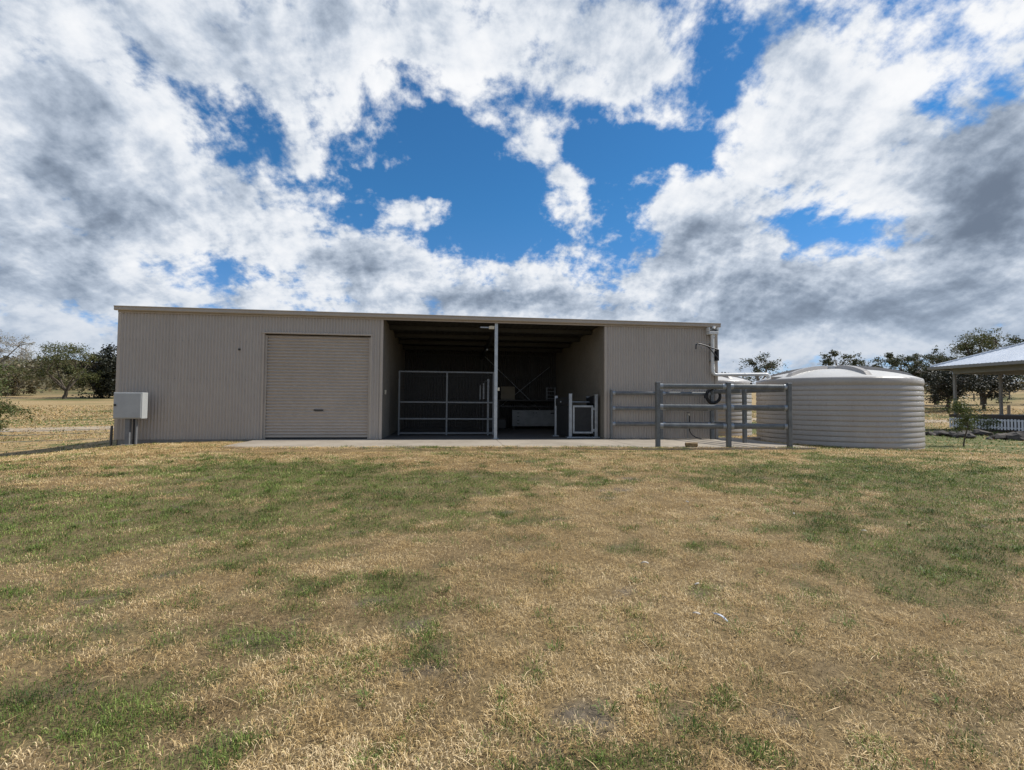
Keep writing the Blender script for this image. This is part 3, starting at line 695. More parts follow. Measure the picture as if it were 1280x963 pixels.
lg = MB(); vs = []; n = 10
for i, x in enumerate((-.20, -.19, -.07, .08, .19, .20)):
    for k in range(n):
        t = 2*math.pi*k/n; r = .075*(1+.16*math.sin(3*t+1)+.06*math.sin(5*t+i))*(.93 if i in (0, 5) else 1)
        vs.append((x+.012*math.sin(4*t), r*1.15*math.cos(t), .074+r*.95*math.sin(t)))
lg.add(vs, [(i*n+k, i*n+(k+1) % n, (i+1)*n+(k+1) % n, (i+1)*n+k) for i in range(5) for k in range(n)] + [tuple(reversed(range(n))), tuple(range(5*n, 6*n))])
lo = lg.build('wood_block', M['log']); lo.scale = (.75, .8, .8); lo.location = (15.62, -2.86, .006); lo.rotation_euler.z = R(-12); tag(lo, 'short yellow-brown wood block lying on the slab by the yard rails', 'log')

# ------------------------------------------------------------------ water tanks
def water_tank(label, x, y, z0, Rr, H, dome, rot):
    t = thing('water_tank', label, 'water tank', (x, y, z0), rot, 'water tanks beside the shed')
    prof = [(Rr-.03, -.12), (Rr-.01, .02)]; ribs = 12; z = .05; p = (H-.30)/ribs
    for k in range(ribs):
        for f, a in ((0, .018), (.05, .016), (.10, .019), (.15, .030), (.22, .034), (.45, .033), (.70, .029), (.86, .024), (.95, .020)): prof.append((Rr-.035+a, z+p*(k+f)))
    zt = H-.25
    prof += [(Rr-.035, zt), (Rr-.004, zt+.03), (Rr+.006, zt+.10), (Rr+.004, zt+.19), (Rr-.02, zt+.235), (Rr-.06, zt+.25)]
    MB().lathe(prof, 112).build('tank_wall', M['tank'], t)
    dz = lambda r: H + dome*(1-(r/(Rr-.06))**2)**.9 if r < Rr-.06 else H
    rp = [Rr-.055, Rr-.12] + [(Rr-.2)*k/10 for k in range(10, 0, -1)] + [.03]
    MB().lathe([(r, dz(r)) for r in rp], 96).build('lid', M['tank_lid'], t)
    for k in range(6):
        a = 2*math.pi*k/6; rb = MB(); vs = []
        for i in range(13):
            r = .28+(Rr-.20-.28)*i/12; hgt = .11*(1-.5*(i/12)**4) if 0 < i < 12 else .0
            for wdt, hh in ((-.11, -.03), (-.07, hgt), (.07, hgt), (.11, -.03)):
                vs.append((r*math.cos(a)-wdt*math.sin(a), r*math.sin(a)+wdt*math.cos(a), dz(r)+hh))
        rb.add(vs, [(4*i+j, 4*i+4+j, 4*i+5+j, 4*i+1+j) for i in range(12) for j in range(3)], False); rb.build('lid_rib', M['tank'], t)
    MB().lathe([(.34, dome+H-.03), (.34, dome+H+.07), (.28, dome+H+.10), (.01, dome+H+.11)], 32).build('hatch', M['tank_lid'], t)
    return t
t1 = water_tank('large beige ribbed water tank in front, right of the shed', 21.7, -.6, -.13, 2.26, 2.07, .36, R(14))
MB().tube([(-1.98, .40, 1.98), (-1.98, .40, 2.14)], .20, 20).build('strainer', M['tank'], t1)
t2 = water_tank('sunlit beige ribbed water tank behind the yard rails, half hidden by the shed', 20.65, 5.75, -.28, 2.0, 2.42, .34, R(40))
tag(MB().box(19.25, 19.62, .02, .42, tz(19.4, .2)-.05, .035, .01).build('drain_lid', M['conc']), 'small square concrete lid on the ground left of the large tank', 'lid')
vp = thing('valve_pipe', 'black inlet pipe with a valve on the left side of the large tank', 'pipe', (19.38, .25, 0))
MB().tube([(0, 0, 1.62), (0, 0, 1.86)], .035, 8).build('pipe', M['black'], vp); MB().tube([(0.0, 0, 1.75), (.22, -.05, 1.75)], .03, 8).build('elbow', M['black'], vp)

# ------------------------------------------------------------------ verandah house at right
hv = thing('verandah_house', 'open verandah with pale steel hip roof, posts and white pickets at right', 'verandah', (37.5, 10.7, 0))
O = Vector((37.5, 10.7, 0)); ez = 3.33; pitch = math.tan(R(22)); HW = 3.9
def hv_p(x, y, z): return Vector((x, y, z))-O
Y0, Y1, X0, X1 = -3.0, 10.35, 37.45, 37.45+2*HW
rt = MB(); rz = ez+.10+HW*pitch
A_, B_, C_, D_ = hv_p(X0, Y1, ez+.10), hv_p(X0, Y0, ez+.10), hv_p(X1, Y0, ez+.10), hv_p(X1, Y1, ez+.10)
R1, R2 = hv_p(X0+HW, Y1-HW, rz), hv_p(X0+HW, Y0+HW, rz)
def roof_face(mb, e0, e1, r0, r1):
    """ribbed sheet between an eave and the ridge / hips"""
    L = (e1-e0).length; n = int(L/.2); d = (e1-e0).normalized(); nrm = (e1-e0).cross(r0-e0).normalized()
    if nrm.z < 0: nrm = -nrm
    up = (r0-e0) - d*(r0-e0).dot(d); t0 = (r0-e0).dot(d); t1_ = (r1-e0).dot(d); vs = []
    for i in range(n*4+1):
        s = L*i/(n*4); f = 1.0
        if s < t0: f = s/t0
        elif s > t1_: f = (L-s)/(L-t1_)
        o = nrm*(.016 if i % 4 == 0 else 0)
        vs += [e0+d*s+o, e0+d*s+up*f+o]
    mb.add(vs, [(2*i, 2*i+2, 2*i+3, 2*i+1) for i in range(n*4)])
for e0, e1, r0, r1 in ((B_, A_, R2, R1), (A_, D_, R1, R1), (D_, C_, R1, R2), (C_, B_, R2, R2)):
    m_ = MB(); roof_face(m_, e0, e1, r0, r1); m_.build('roof_sheet', M['house_roof'], hv)
for a, b in ((A_, R1), (D_, R1), (B_, R2), (C_, R2), (R1, R2)):
    MB().tube([a+Vector((0, 0, .02)), b+Vector((0, 0, .02))], .06, 8).build('ridge_cap', M['house_roof'], hv)
MB().box(X0-O.x+.02, X1-O.x-.02, Y0-O.y+.02, Y1-O.y-.02, ez-.005, ez+.03).build('ceiling', M['house_trim'], hv)
for x0, x1, y0, y1 in ((X0-.10, X0+.02, Y0-.1, Y1+.1), (X1-.02, X1+.10, Y0-.1, Y1+.1), (X0+.025, X1-.025, Y1-.02, Y1+.10), (X0+.025, X1-.025, Y0-.10, Y0+.02)):
    MB().box(x0-O.x, x1-O.x, y0-O.y, y1-O.y, ez-.08, ez+.085, .015).build('gutter', M['house_trim'], hv)
px0, px1, py1 = 38.15, 44.6, 9.55
for x0, x1, y0, y1 in ((px0-.05, px0+.05, Y0+.6, py1+.05), (px0+.06, px1, py1-.05, py1+.05)):
    MB().box(x0-O.x, x1-O.x, y0-O.y, y1-O.y, ez-.34, ez-.01, .01).build('beam', M['house_trim'], hv)
for x, y in ((px0, py1), (px0, 4.55), (px0, -.4), (41.2, py1+.001), (px1+.06, py1)):
    p = MB().box(x-O.x-.06, x-O.x+.06, y-O.y-.06, y-O.y+.06, .69, ez-.345, .008).build('post', M['house_post'], hv)
    MB().box(x-O.x-.08, x-O.x+.08, y-O.y-.08, y-O.y+.08, .672, .689).build('post_foot', M['galv'], p)
MB().box(px0-.2-O.x, px1+.2-O.x, Y0+.4-O.y, py1+.2-O.y, .50, .67, .01).build('deck', M['deck'], hv)
y = py1+.12; pk0 = None
while y > Y0+.6:
    if pk0 is None:
        pk0 = MB().box(-.012, .012, -.045, .045, 0, .56, .004).build('picket', M['white_paint'], hv); pk = pk0
    else:
        pk = pk0.copy(); COL.objects.link(pk)
    pk.location = (px0-.22-O.x, y-O.y, -.09 + .01*math.sin(y*7)); y -= .155
MB().box(px0-.205-O.x, px0-.175-O.x, Y0+.5-O.y, py1+.17-O.y, .36, .43).build('picket_rail', M['white_paint'], hv)
MB().box(px0-.205-O.x, px0-.175-O.x, Y0+.5-O.y, py1+.17-O.y, -.02, .05).build('picket_rail', M['white_paint'], hv)
MB().box(px0-.1-O.x, px1-O.x, Y0+.6-O.y, py1-O.y, -.4, .49).build('stump_wall', M['deck'], hv)

# rocks round the garden bed
def rock_mesh(seed):
    r_ = random.Random(seed); bm = bmesh.new(); bmesh.ops.create_icosphere(bm, subdivisions=2, radius=1)
    ph = [r_.uniform(0, 6) for _ in range(6)]
    for v in bm.verts:
        c = v.co; k = 1+.22*math.sin(2.3*c.x+ph[0])*math.cos(2.1*c.y+ph[1])+.14*math.sin(4.1*c.z+ph[2]+3*c.x)+.07*math.sin(7*c.y+ph[3])
        v.co = c*k
        if v.co.z < -.35: v.co.z = -.35
    me = bpy.data.meshes.new('rock'); bm.to_mesh(me); bm.free(); me.materials.append(M['rock']); return me
rms = [rock_mesh(k) for k in range(6)]; rr_ = random.Random(3)
line = []
for k in range(26):
    t = k/25; line.append((30.2+1.5*t+.5*math.sin(t*7)+rr_.uniform(-.25, .25), 5.2-4.0*t+rr_.uniform(-.3, .3)))
for k in range(9): line.append((33.0+rr_.uniform(-.7, .9), 4.9-k*.33+rr_.uniform(-.3, .3)))
for i, (x, y) in enumerate(line):
    o = bpy.data.objects.new('rock', rms[i % 6]); COL.objects.link(o); s = rr_.uniform(.09, .30)*(1.2 if i > 25 else 1)
    o.location = (x, y, tz(x, y)+.25*s); o.scale = (s*1.25, s*rr_.uniform(.9, 1.3), s*rr_.uniform(.5, .85)); o.rotation_euler = (rr_.uniform(-.2, .2), rr_.uniform(-.2, .2), rr_.uniform(0, 6))
    tag(o, 'dark rough rock edging the garden bed before the white pickets', 'rock', 'rocks edging the garden bed')

# ------------------------------------------------------------------ fences and posts beyond
wf = thing('wire_fence', 'low wire fence with a weathered post left of the shed', 'fence', (-1.75, 2.6, tz(-1.75, 2.6)))
zb = tz(-1.75, 2.6)
MB().tube([(0, 0, -.2), (.0, 0, .4), (.01, 0, .72)], [.042, .04, .036], 8).build('post', M['wood_post'], wf)
ex, ey = -9.2-(-1.75), -.4-2.6; ze = tz(-9.2, -.4)-zb
MB().tube([(ex, ey, ze-.2), (ex, ey, ze+.72)], .04, 8).build('post', M['wood_post'], wf)
MB().tube([(1.6, 1.2, -.2), (1.6, 1.2, .72)], .04, 8).build('post', M['wood_post'], wf)
for h in (.30, .50, .62):
    pts = [(ex*(1-t), ey*(1-t), (ze+h)*(1-t)+h*t-.05*math.sin(math.pi*t)) for t in [i/10 for i in range(11)]] + [(1.6, 1.2, h)]
    MB().tube(pts, .006, 5).build('wire', M['galv'], wf)
def rail_fence(label, p0, p1, n, rails, h, sz):
    f = thing('paddock_fence', label, 'fence', (p0[0], p0[1], tz(*p0))); z0 = tz(*p0); tops = []
    for i in range(n):
        x = p0[0]+(p1[0]-p0[0])*i/(n-1); y = p0[1]+(p1[1]-p0[1])*i/(n-1); z = tz(x, y)-z0
        MB().tube([(x-p0[0], y-p0[1], z-.3), (x-p0[0], y-p0[1], z+h)], sz, 8).build('post', M['wood_post'], f); tops.append(Vector((x-p0[0], y-p0[1], z)))
    for hh in rails:
        for a, b in zip(tops, tops[1:]): MB().beam(a+Vector((0, -.02, hh)), b+Vector((0, -.02, hh)), .05, .11).build('rail', M['wood_post'], f)
rail_fence('grey timber rail fence across the paddock beyond the large tank', (74, 53), (94, 49), 9, (.45, .95), 1.15, .09)
for x, y, h, s, lab in ((49.3, 15.3, 1.15, .10, 'thick timber post in dry grass seen under the verandah roof'), (63, 22.0, .95, .09, 'thin distant timber post on the dry slope under the verandah')):
    p = MB().tube([(0, 0, -.3), (0, 0, h*.6), (.01, 0, h)], [s, s*.95, s*.9], 8).build('fence_post', M['wood_post']); p.location = (x, y, tz(x, y)); tag(p, lab, 'post')
# ------------------------------------------------------------------ trees
def leaf_quads(pts, size, r_, aspect=.55, droop=0.0):
    n = len(pts)
    d = r_.normal(size=(n, 3)); d[:, 2] = d[:, 2]*.7 - droop; d /= np.linalg.norm(d, axis=1)[:, None]
    e = r_.normal(size=(n, 3)); e -= d*(e*d).sum(1)[:, None]; e /= np.linalg.norm(e, axis=1)[:, None]
    s = size*r_.uniform(.6, 1.4, n)[:, None]
    v = np.stack([pts-d*s*.5, pts+e*s*aspect*.5, pts+d*s*.5, pts-e*s*aspect*.5], 1).reshape(-1, 3)
    return v
def quad_mesh(name, v, mat, parent=None, kind=None):
    me = bpy.data.meshes.new(name); n = len(v)//4
    me.vertices.add(len(v)); me.vertices.foreach_set('co', v.astype(np.float32).ravel())
    me.loops.add(len(v)); me.loops.foreach_set('vertex_index', np.arange(len(v), dtype=np.int32))
    me.polygons.add(n); me.polygons.foreach_set('loop_start', np.arange(0, 4*n, 4, dtype=np.int32)); me.update(calc_edges=True)
    me.materials.append(mat); o = bpy.data.objects.new(name, me); COL.objects.link(o)
    if parent is not None: o.parent = parent
    if kind: o['kind'] = kind
    return o
def tree(label, x, y, h, wd, leaf, bark, seed, n_leaf=5000, size=.30, clear=.35, clumps=26, cr=.16, low=.30, trunk=None, forks=((0, 0),), name='gum_tree', group='trees around the paddock', z=None, top=1.0, droop=.3):
    r_ = np.random.default_rng(seed); zb = tz(x, y) if z is None else z
    t = thing(name, label, 'tree', (x, y, zb), 0, group)
    rad = trunk or h*.028; tr = MB()
    cz = h*(low+1)/2; hz = h*(1-low)/2
    # clump centres spread through an uneven crown
    C = []
    while len(C) < clumps:
        p = r_.uniform(-1, 1, 3); q = np.linalg.norm(p)
        if q > 1 or q < .35: continue
        k = 1+.25*math.sin(3*math.atan2(p[1], p[0])+seed)
        C.append(np.array([p[0]*wd/2*k, p[1]*wd/2*k, cz+p[2]*hz*top]))
    fx, fy = r_.normal(0, .05*h, 2)
    fork = Vector((fx, fy, h*clear)); kn = Vector((fx*.3+r_.normal(0, .01*h), fy*.3, h*clear*.5))
    tr.tube([(0, 0, -.3), (0, 0, .05*h), kn, fork], [rad*1.35, rad*1.1, rad*.95, rad*.8], 9)
    mains = []
    for k in range(5):
        a = 2*math.pi*k/5+r_.uniform(-.5, .5); e = Vector((math.cos(a)*wd*.28, math.sin(a)*wd*.28, cz+hz*r_.uniform(-.3, .35)))
        m_ = fork.lerp(e, .5)+Vector((r_.normal(0, .03*h), r_.normal(0, .03*h), -.03*h)); tr.tube([fork-Vector((0, 0, .02*h)), m_, e], [rad*.62, rad*.42, rad*.25], 7, False); mains += [m_, e]
    for c in C:
        c = Vector(c); s = min(mains, key=lambda q: (q-c).length)
        m_ = s.lerp(c, .5)+Vector((r_.normal(0, .02*h), r_.normal(0, .02*h), .02*h)); tr.tube([s, m_, c], [rad*.24, rad*.16, rad*.07], 5, False)
    tr.build('trunk', bark, t)
    per = r_.multinomial(n_leaf, r_.dirichlet(np.ones(clumps)*4)); P = []
    for c, n in zip(C, per):
        rr = h*cr*r_.uniform(.6, 1.25)
        sub = r_.normal(size=(6, 3))*rr*.55; idx = r_.integers(0, 6, n)
        P.append(c + sub[idx] + r_.normal(size=(n, 3))*rr*np.array([.38, .38, .26]))
    P = np.concatenate(P); P[:, 2] = np.maximum(P[:, 2], h*low*.7)
    quad_mesh('crown', leaf_quads(P, size, r_, .5, droop), leaf, t)
    return t
# left of the shed
tree('spreading olive-brown tree with a dark forked trunk, left of the shed', -45.9, 62.6, 7.6, 9.6, M['leaf_olive'], M['bark'], 4, 9500, .21, .17, 40, .115, .16, .24, name='paddock_tree')
tree('dense almost black evergreen tree right beside the shed corner', -44.2, 67.5, 7.3, 7.0, M['leaf_dark'], M['bark'], 9, 11000, .36, .12, 40, .15, .03, name='evergreen_tree')
tree('pale silvery leafless-looking tree at the left edge', -79, 92, 11.0, 12, M['leaf_pale'], M['bark_pale'], 15, 3600, .26, .3, 44, .09, .42, name='silver_tree')
tree('bright green low tree below the silvery tree at the left edge', -62, 66, 6.6, 8, M['leaf_green'], M['bark'], 18, 4200, .34, .2, 26, .15, .08, name='paddock_tree')
tree('dark rounded tree just left of the evergreen, set further back', -52, 84, 7.2, 8, M['leaf_scrub'], M['bark'], 22, 4200, .36, .2, 26, .16, .05, name='paddock_tree')
tree('feathery green shrub cut by the left edge of the photo', -7.85, 5.6, 2.2, 1.9, M['leaf_green'], M['bark'], 25, 7000, .075, .1, 30, .13, .1, .025, name='shrub', group='shrubs')
tree('broad brownish bush left of the forked tree', -60, 71, 4.2, 9, M['leaf_scrub'], M['bark'], 27, 3600, .36, .1, 24, .2, .02, name='bush')
tree('green bush right of the forked tree trunk', -40, 70, 4.6, 7, M['leaf_olive'], M['bark'], 28, 3200, .34, .1, 22, .2, .02, name='bush')
# right of the shed
tree('small gum crown rising behind the white rain pipe', 47.7, 41, 6.4, 3.2, M['leaf_gum'], M['bark_pale'], 31, 2600, .19, .5, 12, .10, .66)
tree('low dark bush under the white rain pipe, behind the tanks', 45, 43, 4.4, 6.5, M['leaf_gum'], M['bark'], 33, 2200, .30, .1, 18, .14, .2, name='bush')
tree('tip of a far gum showing over the tank lid', 72.7, 57.5, 8.0, 5, M['leaf_gum'], M['bark_pale'], 35, 1200, .34, .5, 12, .10, .7)
tree('broad gum with airy crown directly behind the large tank', 60.5, 35.5, 6.7, 8.4, M['leaf_gum'], M['bark'], 37, 9500, .19, .3, 46, .075, .30)
tree('dark gum rising at the right rim of the large tank', 66, 34, 6.2, 5.6, M['leaf_gum'], M['bark'], 41, 8000, .19, .3, 34, .085, .18)
tree('dense dark round tree with a short trunk beside the verandah post', 58.6, 27.8, 4.4, 5.0, M['leaf_dark'], M['bark'], 43, 9000, .18, .3, 30, .15, .30, .15, name='paddock_tree')
tree('dark bushy tree seen just right of the front verandah post', 65, 29.5, 5.0, 6.4, M['leaf_dark'], M['bark'], 45, 9000, .19, .28, 32, .14, .22, .14, name='paddock_tree')
tree('tall gum with brown-green crown above the verandah roof', 77.5, 39.5, 9.9, 6.6, M['leaf_olive'], M['bark'], 47, 9000, .20, .4, 40, .075, .45)
tree('thin see-through gum left of the tall one above the roof edge', 74, 42.5, 7.6, 8.0, M['leaf_gum'], M['bark'], 49, 5000, .18, .4, 36, .06, .4)
tree('gum with open crown seen under the verandah roof', 84, 38, 9.5, 8, M['leaf_gum'], M['bark'], 51, 3200, .3, .3, 30, .09, .3)
tree('green tree on the slope seen between the verandah posts', 104, 49, 9.0, 10, M['leaf_green'], M['bark'], 53, 3600, .4, .2, 28, .12, .1, name='paddock_tree')
tree('dark tree at the far right seen under the verandah', 118, 48, 9.5, 14, M['leaf_scrub'], M['bark'], 55, 4200, .45, .2, 30, .14, .1, name='paddock_tree')
tree('hazy grey-green tree farthest back under the verandah roof', 140, 66, 11, 18, M['leaf_gum'], M['bark'], 57, 4200, .5, .2, 30, .14, .1, name='paddock_tree')
tree('small round-topped sapling on thin stem in the lawn right of the tank', 25.6, -1.35, 1.55, .66, M['leaf_green'], M['bark'], 61, 2600, .055, .42, 26, .12, .36, .02, name='sapling', group='shrubs')
tree('small leafy shrub among the rocks by the verandah deck', 35.3, 5.9, .95, 1.1, M['leaf_green'], M['bark'], 63, 900, .07, .2, 16, .2, .1, .02, name='shrub', group='shrubs')

# far scrub on the left hillside and along the horizon: one mass
def scrub():
    r_ = np.random.default_rng(77); P = []
    def bush(x, y, h, w, n):
        z = tz(x, y); c = r_.normal(size=(n, 3))*np.array([w*.34, w*.34, h*.26]) + np.array([x, y, z+h*.45]); c[:, 2] = np.maximum(c[:, 2], z); P.append(c)
    for k in range(520):
        a = R(r_.uniform(-52, -30)); d = 125+r_.random()**1.1*420
        bush(CAM.x+math.sin(a)*d, CAM.y+math.cos(a)*d, r_.uniform(1.6, 4.2)+d*.006, r_.uniform(3, 8)+d*.01, 75)
    for k in range(150):
        a = R(r_.uniform(35, 62)); d = r_.uniform(170, 420)
        bush(CAM.x+math.sin(a)*d, CAM.y+math.cos(a)*d, r_.uniform(3, 8), r_.uniform(6, 14), 70)
    for k in range(160):
        a = R(r_.uniform(-52, 62)); d = r_.uniform(420, 800)
        bush(CAM.x+math.sin(a)*d, CAM.y+math.cos(a)*d, r_.uniform(4, 9), r_.uniform(9, 22), 60)
    P = np.concatenate(P); d = np.hypot(P[:, 0]-CAM.x, P[:, 1]-CAM.y)
    v = leaf_quads(P, 1.0, r_, .8); v = v.reshape(-1, 4, 3); c = v.mean(1, keepdims=True); v = c+(v-c)*np.clip(d/230, .45, 2.6)[:, None, None]
    o = quad_mesh('scrub', v.reshape(-1, 3), M['leaf_scrub'], kind='stuff'); o['label'] = 'dry brown scrub covering the far hillside'; o['category'] = 'scrub'
scrub()

# ------------------------------------------------------------------ grass: every blade a bent, folded kite
def grass_mat():
    m, nt, b, out = new_mat('mown_grass_blades')
    at = E.node('ShaderNodeAttribute', attribute_name='tint'); c = E(at.outputs['Color'])
    E.plug(b.inputs['Base Color'], c); b.inputs['Roughness'].default_value = .6; b.inputs['Specular IOR Level'].default_value = .3
    tr = E.node('ShaderNodeBsdfTranslucent'); E.plug(tr.inputs[0], c); ms = E.node('ShaderNodeMixShader'); ms.inputs[0].default_value = .2
    nt.links.new(b.outputs[0], ms.inputs[1]); nt.links.new(tr.outputs[0], ms.inputs[2]); nt.links.new(ms.outputs[0], out.inputs[0])
    return m
M['grass'] = grass_mat()
def in_slab(x, y):
    yy = np.interp(x, [3.75, 4.6, 8, 11, 13, 15, 18.5], [-2.35, -2.62, -2.72, -2.70, -2.9, -3.2, -3.25]) + .34*(fbm(x*1.7, y*0+3.3, 55, 5, .65)-.5) + .15
    return ((x > 3.72) & (x < 18.95) & (y > yy) & (y < .7)) | ((x > -.02) & (x < 18.05) & (y > -.02) & (y < 7.4)) | (np.hypot(x-21.7, y+.6) < 2.27) | (np.hypot(x-20.65, y-5.75) < 2.0)
def scatter_polar(n, d0, d1, power, r_, half=52):
    """points over the lawn, thinning out with distance"""
    u = r_.random(n); d = (d0**power + u*(d1**power-d0**power))**(1/power); a = np.radians(7.2 + r_.uniform(-half, half, n))
    return CAM.x+np.sin(a)*d, CAM.y+np.cos(a)*d, d
def kites(x, y, z, hd, L, lift, w, tip):
    """base, two shoulders, tip"""
    dx, dy = np.cos(hd), np.sin(hd); sx, sy = -dy*w/2, dx*w/2
    mx, my, mz = x+dx*L*.45, y+dy*L*.45, z+lift
    v = np.stack([np.stack([x, y, z-.004], 1), np.stack([mx+sx, my+sy, mz], 1), np.stack([x+dx*L, y+dy*L, z+tip], 1), np.stack([mx-sx, my-sy, mz], 1)], 1)
    return v.reshape(-1, 3)
def lawn(name, v, col, label, cat):
    o = quad_mesh(name, v, M['grass'], kind='stuff'); o['label'] = label; o['category'] = cat
    a = o.data.attributes.new('tint', 'FLOAT_COLOR', 'POINT')
    c = np.concatenate([col, np.ones((len(col), 1))], 1).astype(np.float32); a.data.foreach_set('color', np.repeat(c, 4, axis=0).ravel())
def ramp(t, cols):
    cols = np.array(cols); k = np.linspace(0, 1, len(cols)); return np.stack([np.interp(t, k, cols[:, i]) for i in range(3)], 1)
STRAW = [(0.31, 0.2, 0.077), (0.503, 0.343, 0.143), (0.642, 0.467, 0.22), (0.835, 0.657, 0.391)]
BROWN = [(0.074, 0.047, 0.02), (0.158, 0.103, 0.045), (0.263, 0.176, 0.08), (0.378, 0.265, 0.135)]
GREEN = [(0.044, 0.077, 0.011), (0.089, 0.141, 0.021), (0.141, 0.207, 0.036), (0.252, 0.303, 0.076)]
def make_grass():
    r_ = np.random.default_rng(5)
    nt_ = N_BLADES//18
    tx, ty, td = scatter_polar(nt_, 1.5, 18.5, .95, r_)
    tg, tbr, tba = patches(tx, ty)
    hole = sstep(fbm(tx*9, ty*9, 61, 3, .6), .30, .62); keep = (r_.random(nt_) > tba*.8) & (r_.random(nt_) < .35+.65*hole); tx, ty, td, tg, tbr, tba = (q[keep] for q in (tx, ty, td, tg, tbr, tba)); nt_ = len(tx)
    th = r_.random(nt_); ta = r_.uniform(0, 6.28, nt_); tl = r_.random(nt_)
    i = np.repeat(np.arange(nt_), 18); n = len(i)
    sp = (.045+.012*td[i])*r_.random(n)**.7; a = r_.uniform(0, 6.28, n)
    x = tx[i]+np.cos(a)*sp; y = ty[i]+np.sin(a)*sp
    keep = ~in_slab(x, y); i, x, y, a = i[keep], x[keep], y[keep], a[keep]; n = len(i)
    d = td[i]; g = tg[i]; br = tbr[i]; ba = tba[i]
    clump = fbm(x*5, y*5, 91, 3)
    isg = r_.random(n) < sstep(g + (clump-.5)*.9, .02, .60)*.96
    far = np.clip(d/5, 1, 2.6)
    L = r_.uniform(.012, .040, n)*(.7+.7*clump)*np.where(isg, .8+1.0*clump**2, 1.0)*(1-.3*ba)*(1+.22*(far-1)); lng = r_.random(n) < .05; L = np.where(lng & ~isg, L*2.0, L)
    lean = np.where(isg, r_.uniform(.35, .95, n), r_.uniform(.80, 1.0, n)); H = L*np.sqrt(np.maximum(0, 1-lean**2)) + .004
    hd = np.where(r_.random(n) < .45, ta[i]+r_.normal(0, .5, n), a+r_.normal(0, .8, n))
    w = r_.uniform(.0018, .0036, n)*far*np.where(isg, 1.15, 1)
    mat_h = .018*r_.random(n)*(.4+clump)            # thatch lifts the lying stems
    z = np.maximum(terrain(x, y), np.where((y > -3.4) & (y < -2) & (x > 3.7) & (x < 18.9), .004, -9)) + np.where(isg, 0, mat_h)
    v = kites(x, y, z, hd, L*lean, H*.75, w, H*r_.uniform(.45, 1.0, n))
    pale = fbm(x*1.3+5, y*1.9, 71, 4, .6)
    t = np.clip(r_.normal(.50, .25, n) + (th[i]-.5)*.5 + (pale-.5)*1.1 + (fbm(x*5.5, y*8, 73, 3, .6)-.5)*1.1, 0, 1)
    isb = r_.random(n) < np.clip(.08 + .80*br + .25*ba, 0, .92)
    col = np.where(isg[:, None], ramp(t, GREEN), np.where(isb[:, None], ramp(t, BROWN), ramp(t, STRAW)))
    lawn('grass', v, col, 'short dry mown grass with green patches in front of the shed', 'grass')
    # weeds: low rosettes and longer dark tufts standing out of the mown sward
    k = 420; wx_, wy_, wd_ = scatter_polar(k, 1.9, 14, .9, r_); g0, b0, a0 = patches(wx_, wy_); keep = ~in_slab(wx_, wy_) & (r_.random(k) < .25+.75*g0); wx_, wy_, wd_ = wx_[keep], wy_[keep], wd_[keep]; k = len(wx_)
    j = np.repeat(np.arange(k), 34); n = len(j); rad = r_.uniform(.03, .09, k)[j]; a = r_.uniform(0, 6.28, n); q = rad*np.sqrt(r_.random(n))
    x = wx_[j]+np.cos(a)*q; y = wy_[j]+np.sin(a)*q; L = r_.uniform(.03, .085, n); hd = a+r_.normal(0, .5, n)
    v = kites(x, y, terrain(x, y), hd, L*.75, L*.5, r_.uniform(.003, .007, n)*np.clip(wd_[j]/5, 1, 2), L*r_.uniform(.25, .7, n))
    lawn('weeds', v, ramp(np.clip(r_.normal(.32, .2, n), 0, 1), GREEN), 'darker green weed tufts standing out of the mown grass', 'weeds')
    # coarser tufts farther out
    n = 90000; x, y, d = scatter_polar(n, 16, 75, .8, r_); keep = ~in_slab(x, y) & ((x < -.3) | (x > 18.9) | (y < -3.4)); x, y, d = x[keep], y[keep], d[keep]; n = len(x)
    g, br, ba = patches(x, y); z = terrain(x, y); L = r_.uniform(.05, .16, n)*np.clip(d/25, .8, 2); hd = r_.uniform(0, 6.28, n); isg = r_.random(n) < g
    v = kites(x, y, z, hd, L*.8, L*.35, r_.uniform(.012, .03, n)*np.clip(d/18, 1, 3.0), L*r_.uniform(.2, .55, n))
    t = np.clip(r_.normal(.32, .16, n), 0, 1)
    lawn('paddock_grass', v, np.where(isg[:, None], ramp(t, GREEN), np.where((r_.random(n) < .3+.6*br)[:, None], ramp(t, BROWN), ramp(t, STRAW))), 'dry paddock grass beyond the shed', 'grass')
    # loose straw: single bleached stems lying on the sward
    n = 3600; x, y, d = scatter_polar(n, 1.6, 14, .9, r_); g, br, ba = patches(x, y); keep = (~in_slab(x, y)) & (r_.random(n) > g*.8); x, y, d = x[keep], y[keep], d[keep]; n = len(x)
    big = r_.random(n)**3
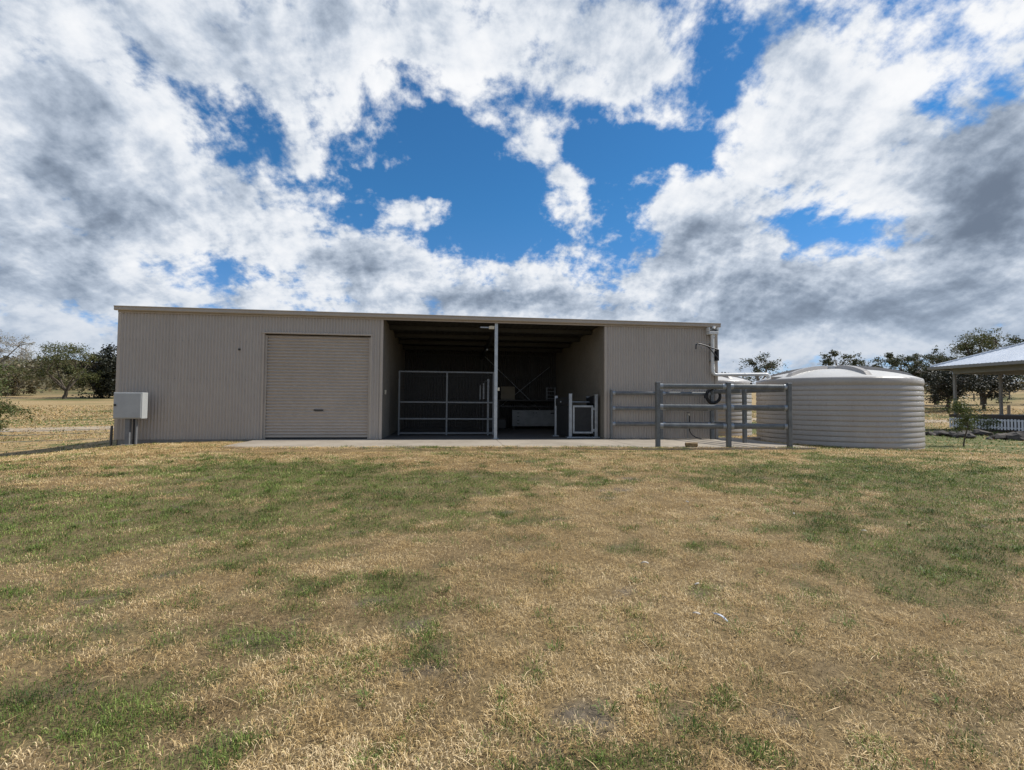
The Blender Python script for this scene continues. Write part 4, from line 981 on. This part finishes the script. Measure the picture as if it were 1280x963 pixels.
    L = .035+.16*big; hd = r_.uniform(0, 6.28, n); z = terrain(x, y)+r_.uniform(.014, .034, n)
    v = kites(x, y, z, hd, L, r_.uniform(.0, .012, n), (.0022+.0022*big)*np.clip(d/6, 1, 1.8), r_.uniform(-.006, .012, n))
    lawn('loose_straw', v, ramp(np.clip(r_.normal(.75, .2, n), 0, 1), STRAW), 'bleached loose straw stems lying on the mown grass', 'straw')
N_BLADES = 1150000
make_grass()

# ------------------------------------------------------------------ feather and bleached leaves on the grass
def blade_leaf(name, mat, L, W, x, y, rz, lift, curl, label, cat, group=None):
    mb = MB(); vs = []; n = 9
    for i in range(n):
        t = i/(n-1); w_ = W*math.sin(math.pi*(.06+.9*t))**.7; xx = L*(t-.5); yy = curl*math.sin(math.pi*t); zz_ = .012*math.sin(math.pi*t)
        vs += [(xx, yy-w_/2, zz_), (xx, yy, zz_+.005), (xx, yy+w_/2, zz_-.001)]
    fs = [(3*i+j, 3*i+3+j, 3*i+4+j, 3*i+1+j) for i in range(n-1) for j in range(2)]
    m_ = len(vs); mb.add(vs + [(a, b, c-.003) for a, b, c in vs], fs + [tuple(m_+q for q in reversed(f)) for f in fs], True)
    if name == 'feather':
        mb.tube([(-.62*L, .0, 0), (-.3*L, curl*.5, .012), (.3*L, curl*.5, .014)], [.0012, .0016, .0008], 5)
    o = mb.build(name, mat); o.location = (x, y, tz(x, y)+lift); o.rotation_euler = (0, .1, rz); tag(o, label, cat, group); return o
blade_leaf('feather', M['feather'], .115, .017, 11.14, -11.86, R(-70), .03, .006, 'single white feather lying on the dry grass', 'feather')
rl = random.Random(8)
for x, y in ((13.54, -9.43), (13.81, -10.15), (11.03, -10.84), (11.26, -11.31), (11.01, -11.78), (12.49, -8.77)):
    blade_leaf('dry_leaf', M['pale_leaf'], rl.uniform(.05, .075), rl.uniform(.014, .022), x, y, rl.uniform(0, 6), .026, rl.uniform(-.02, .02), 'small bleached leaf lying on the mown grass', 'leaf', 'bleached leaves on the grass')
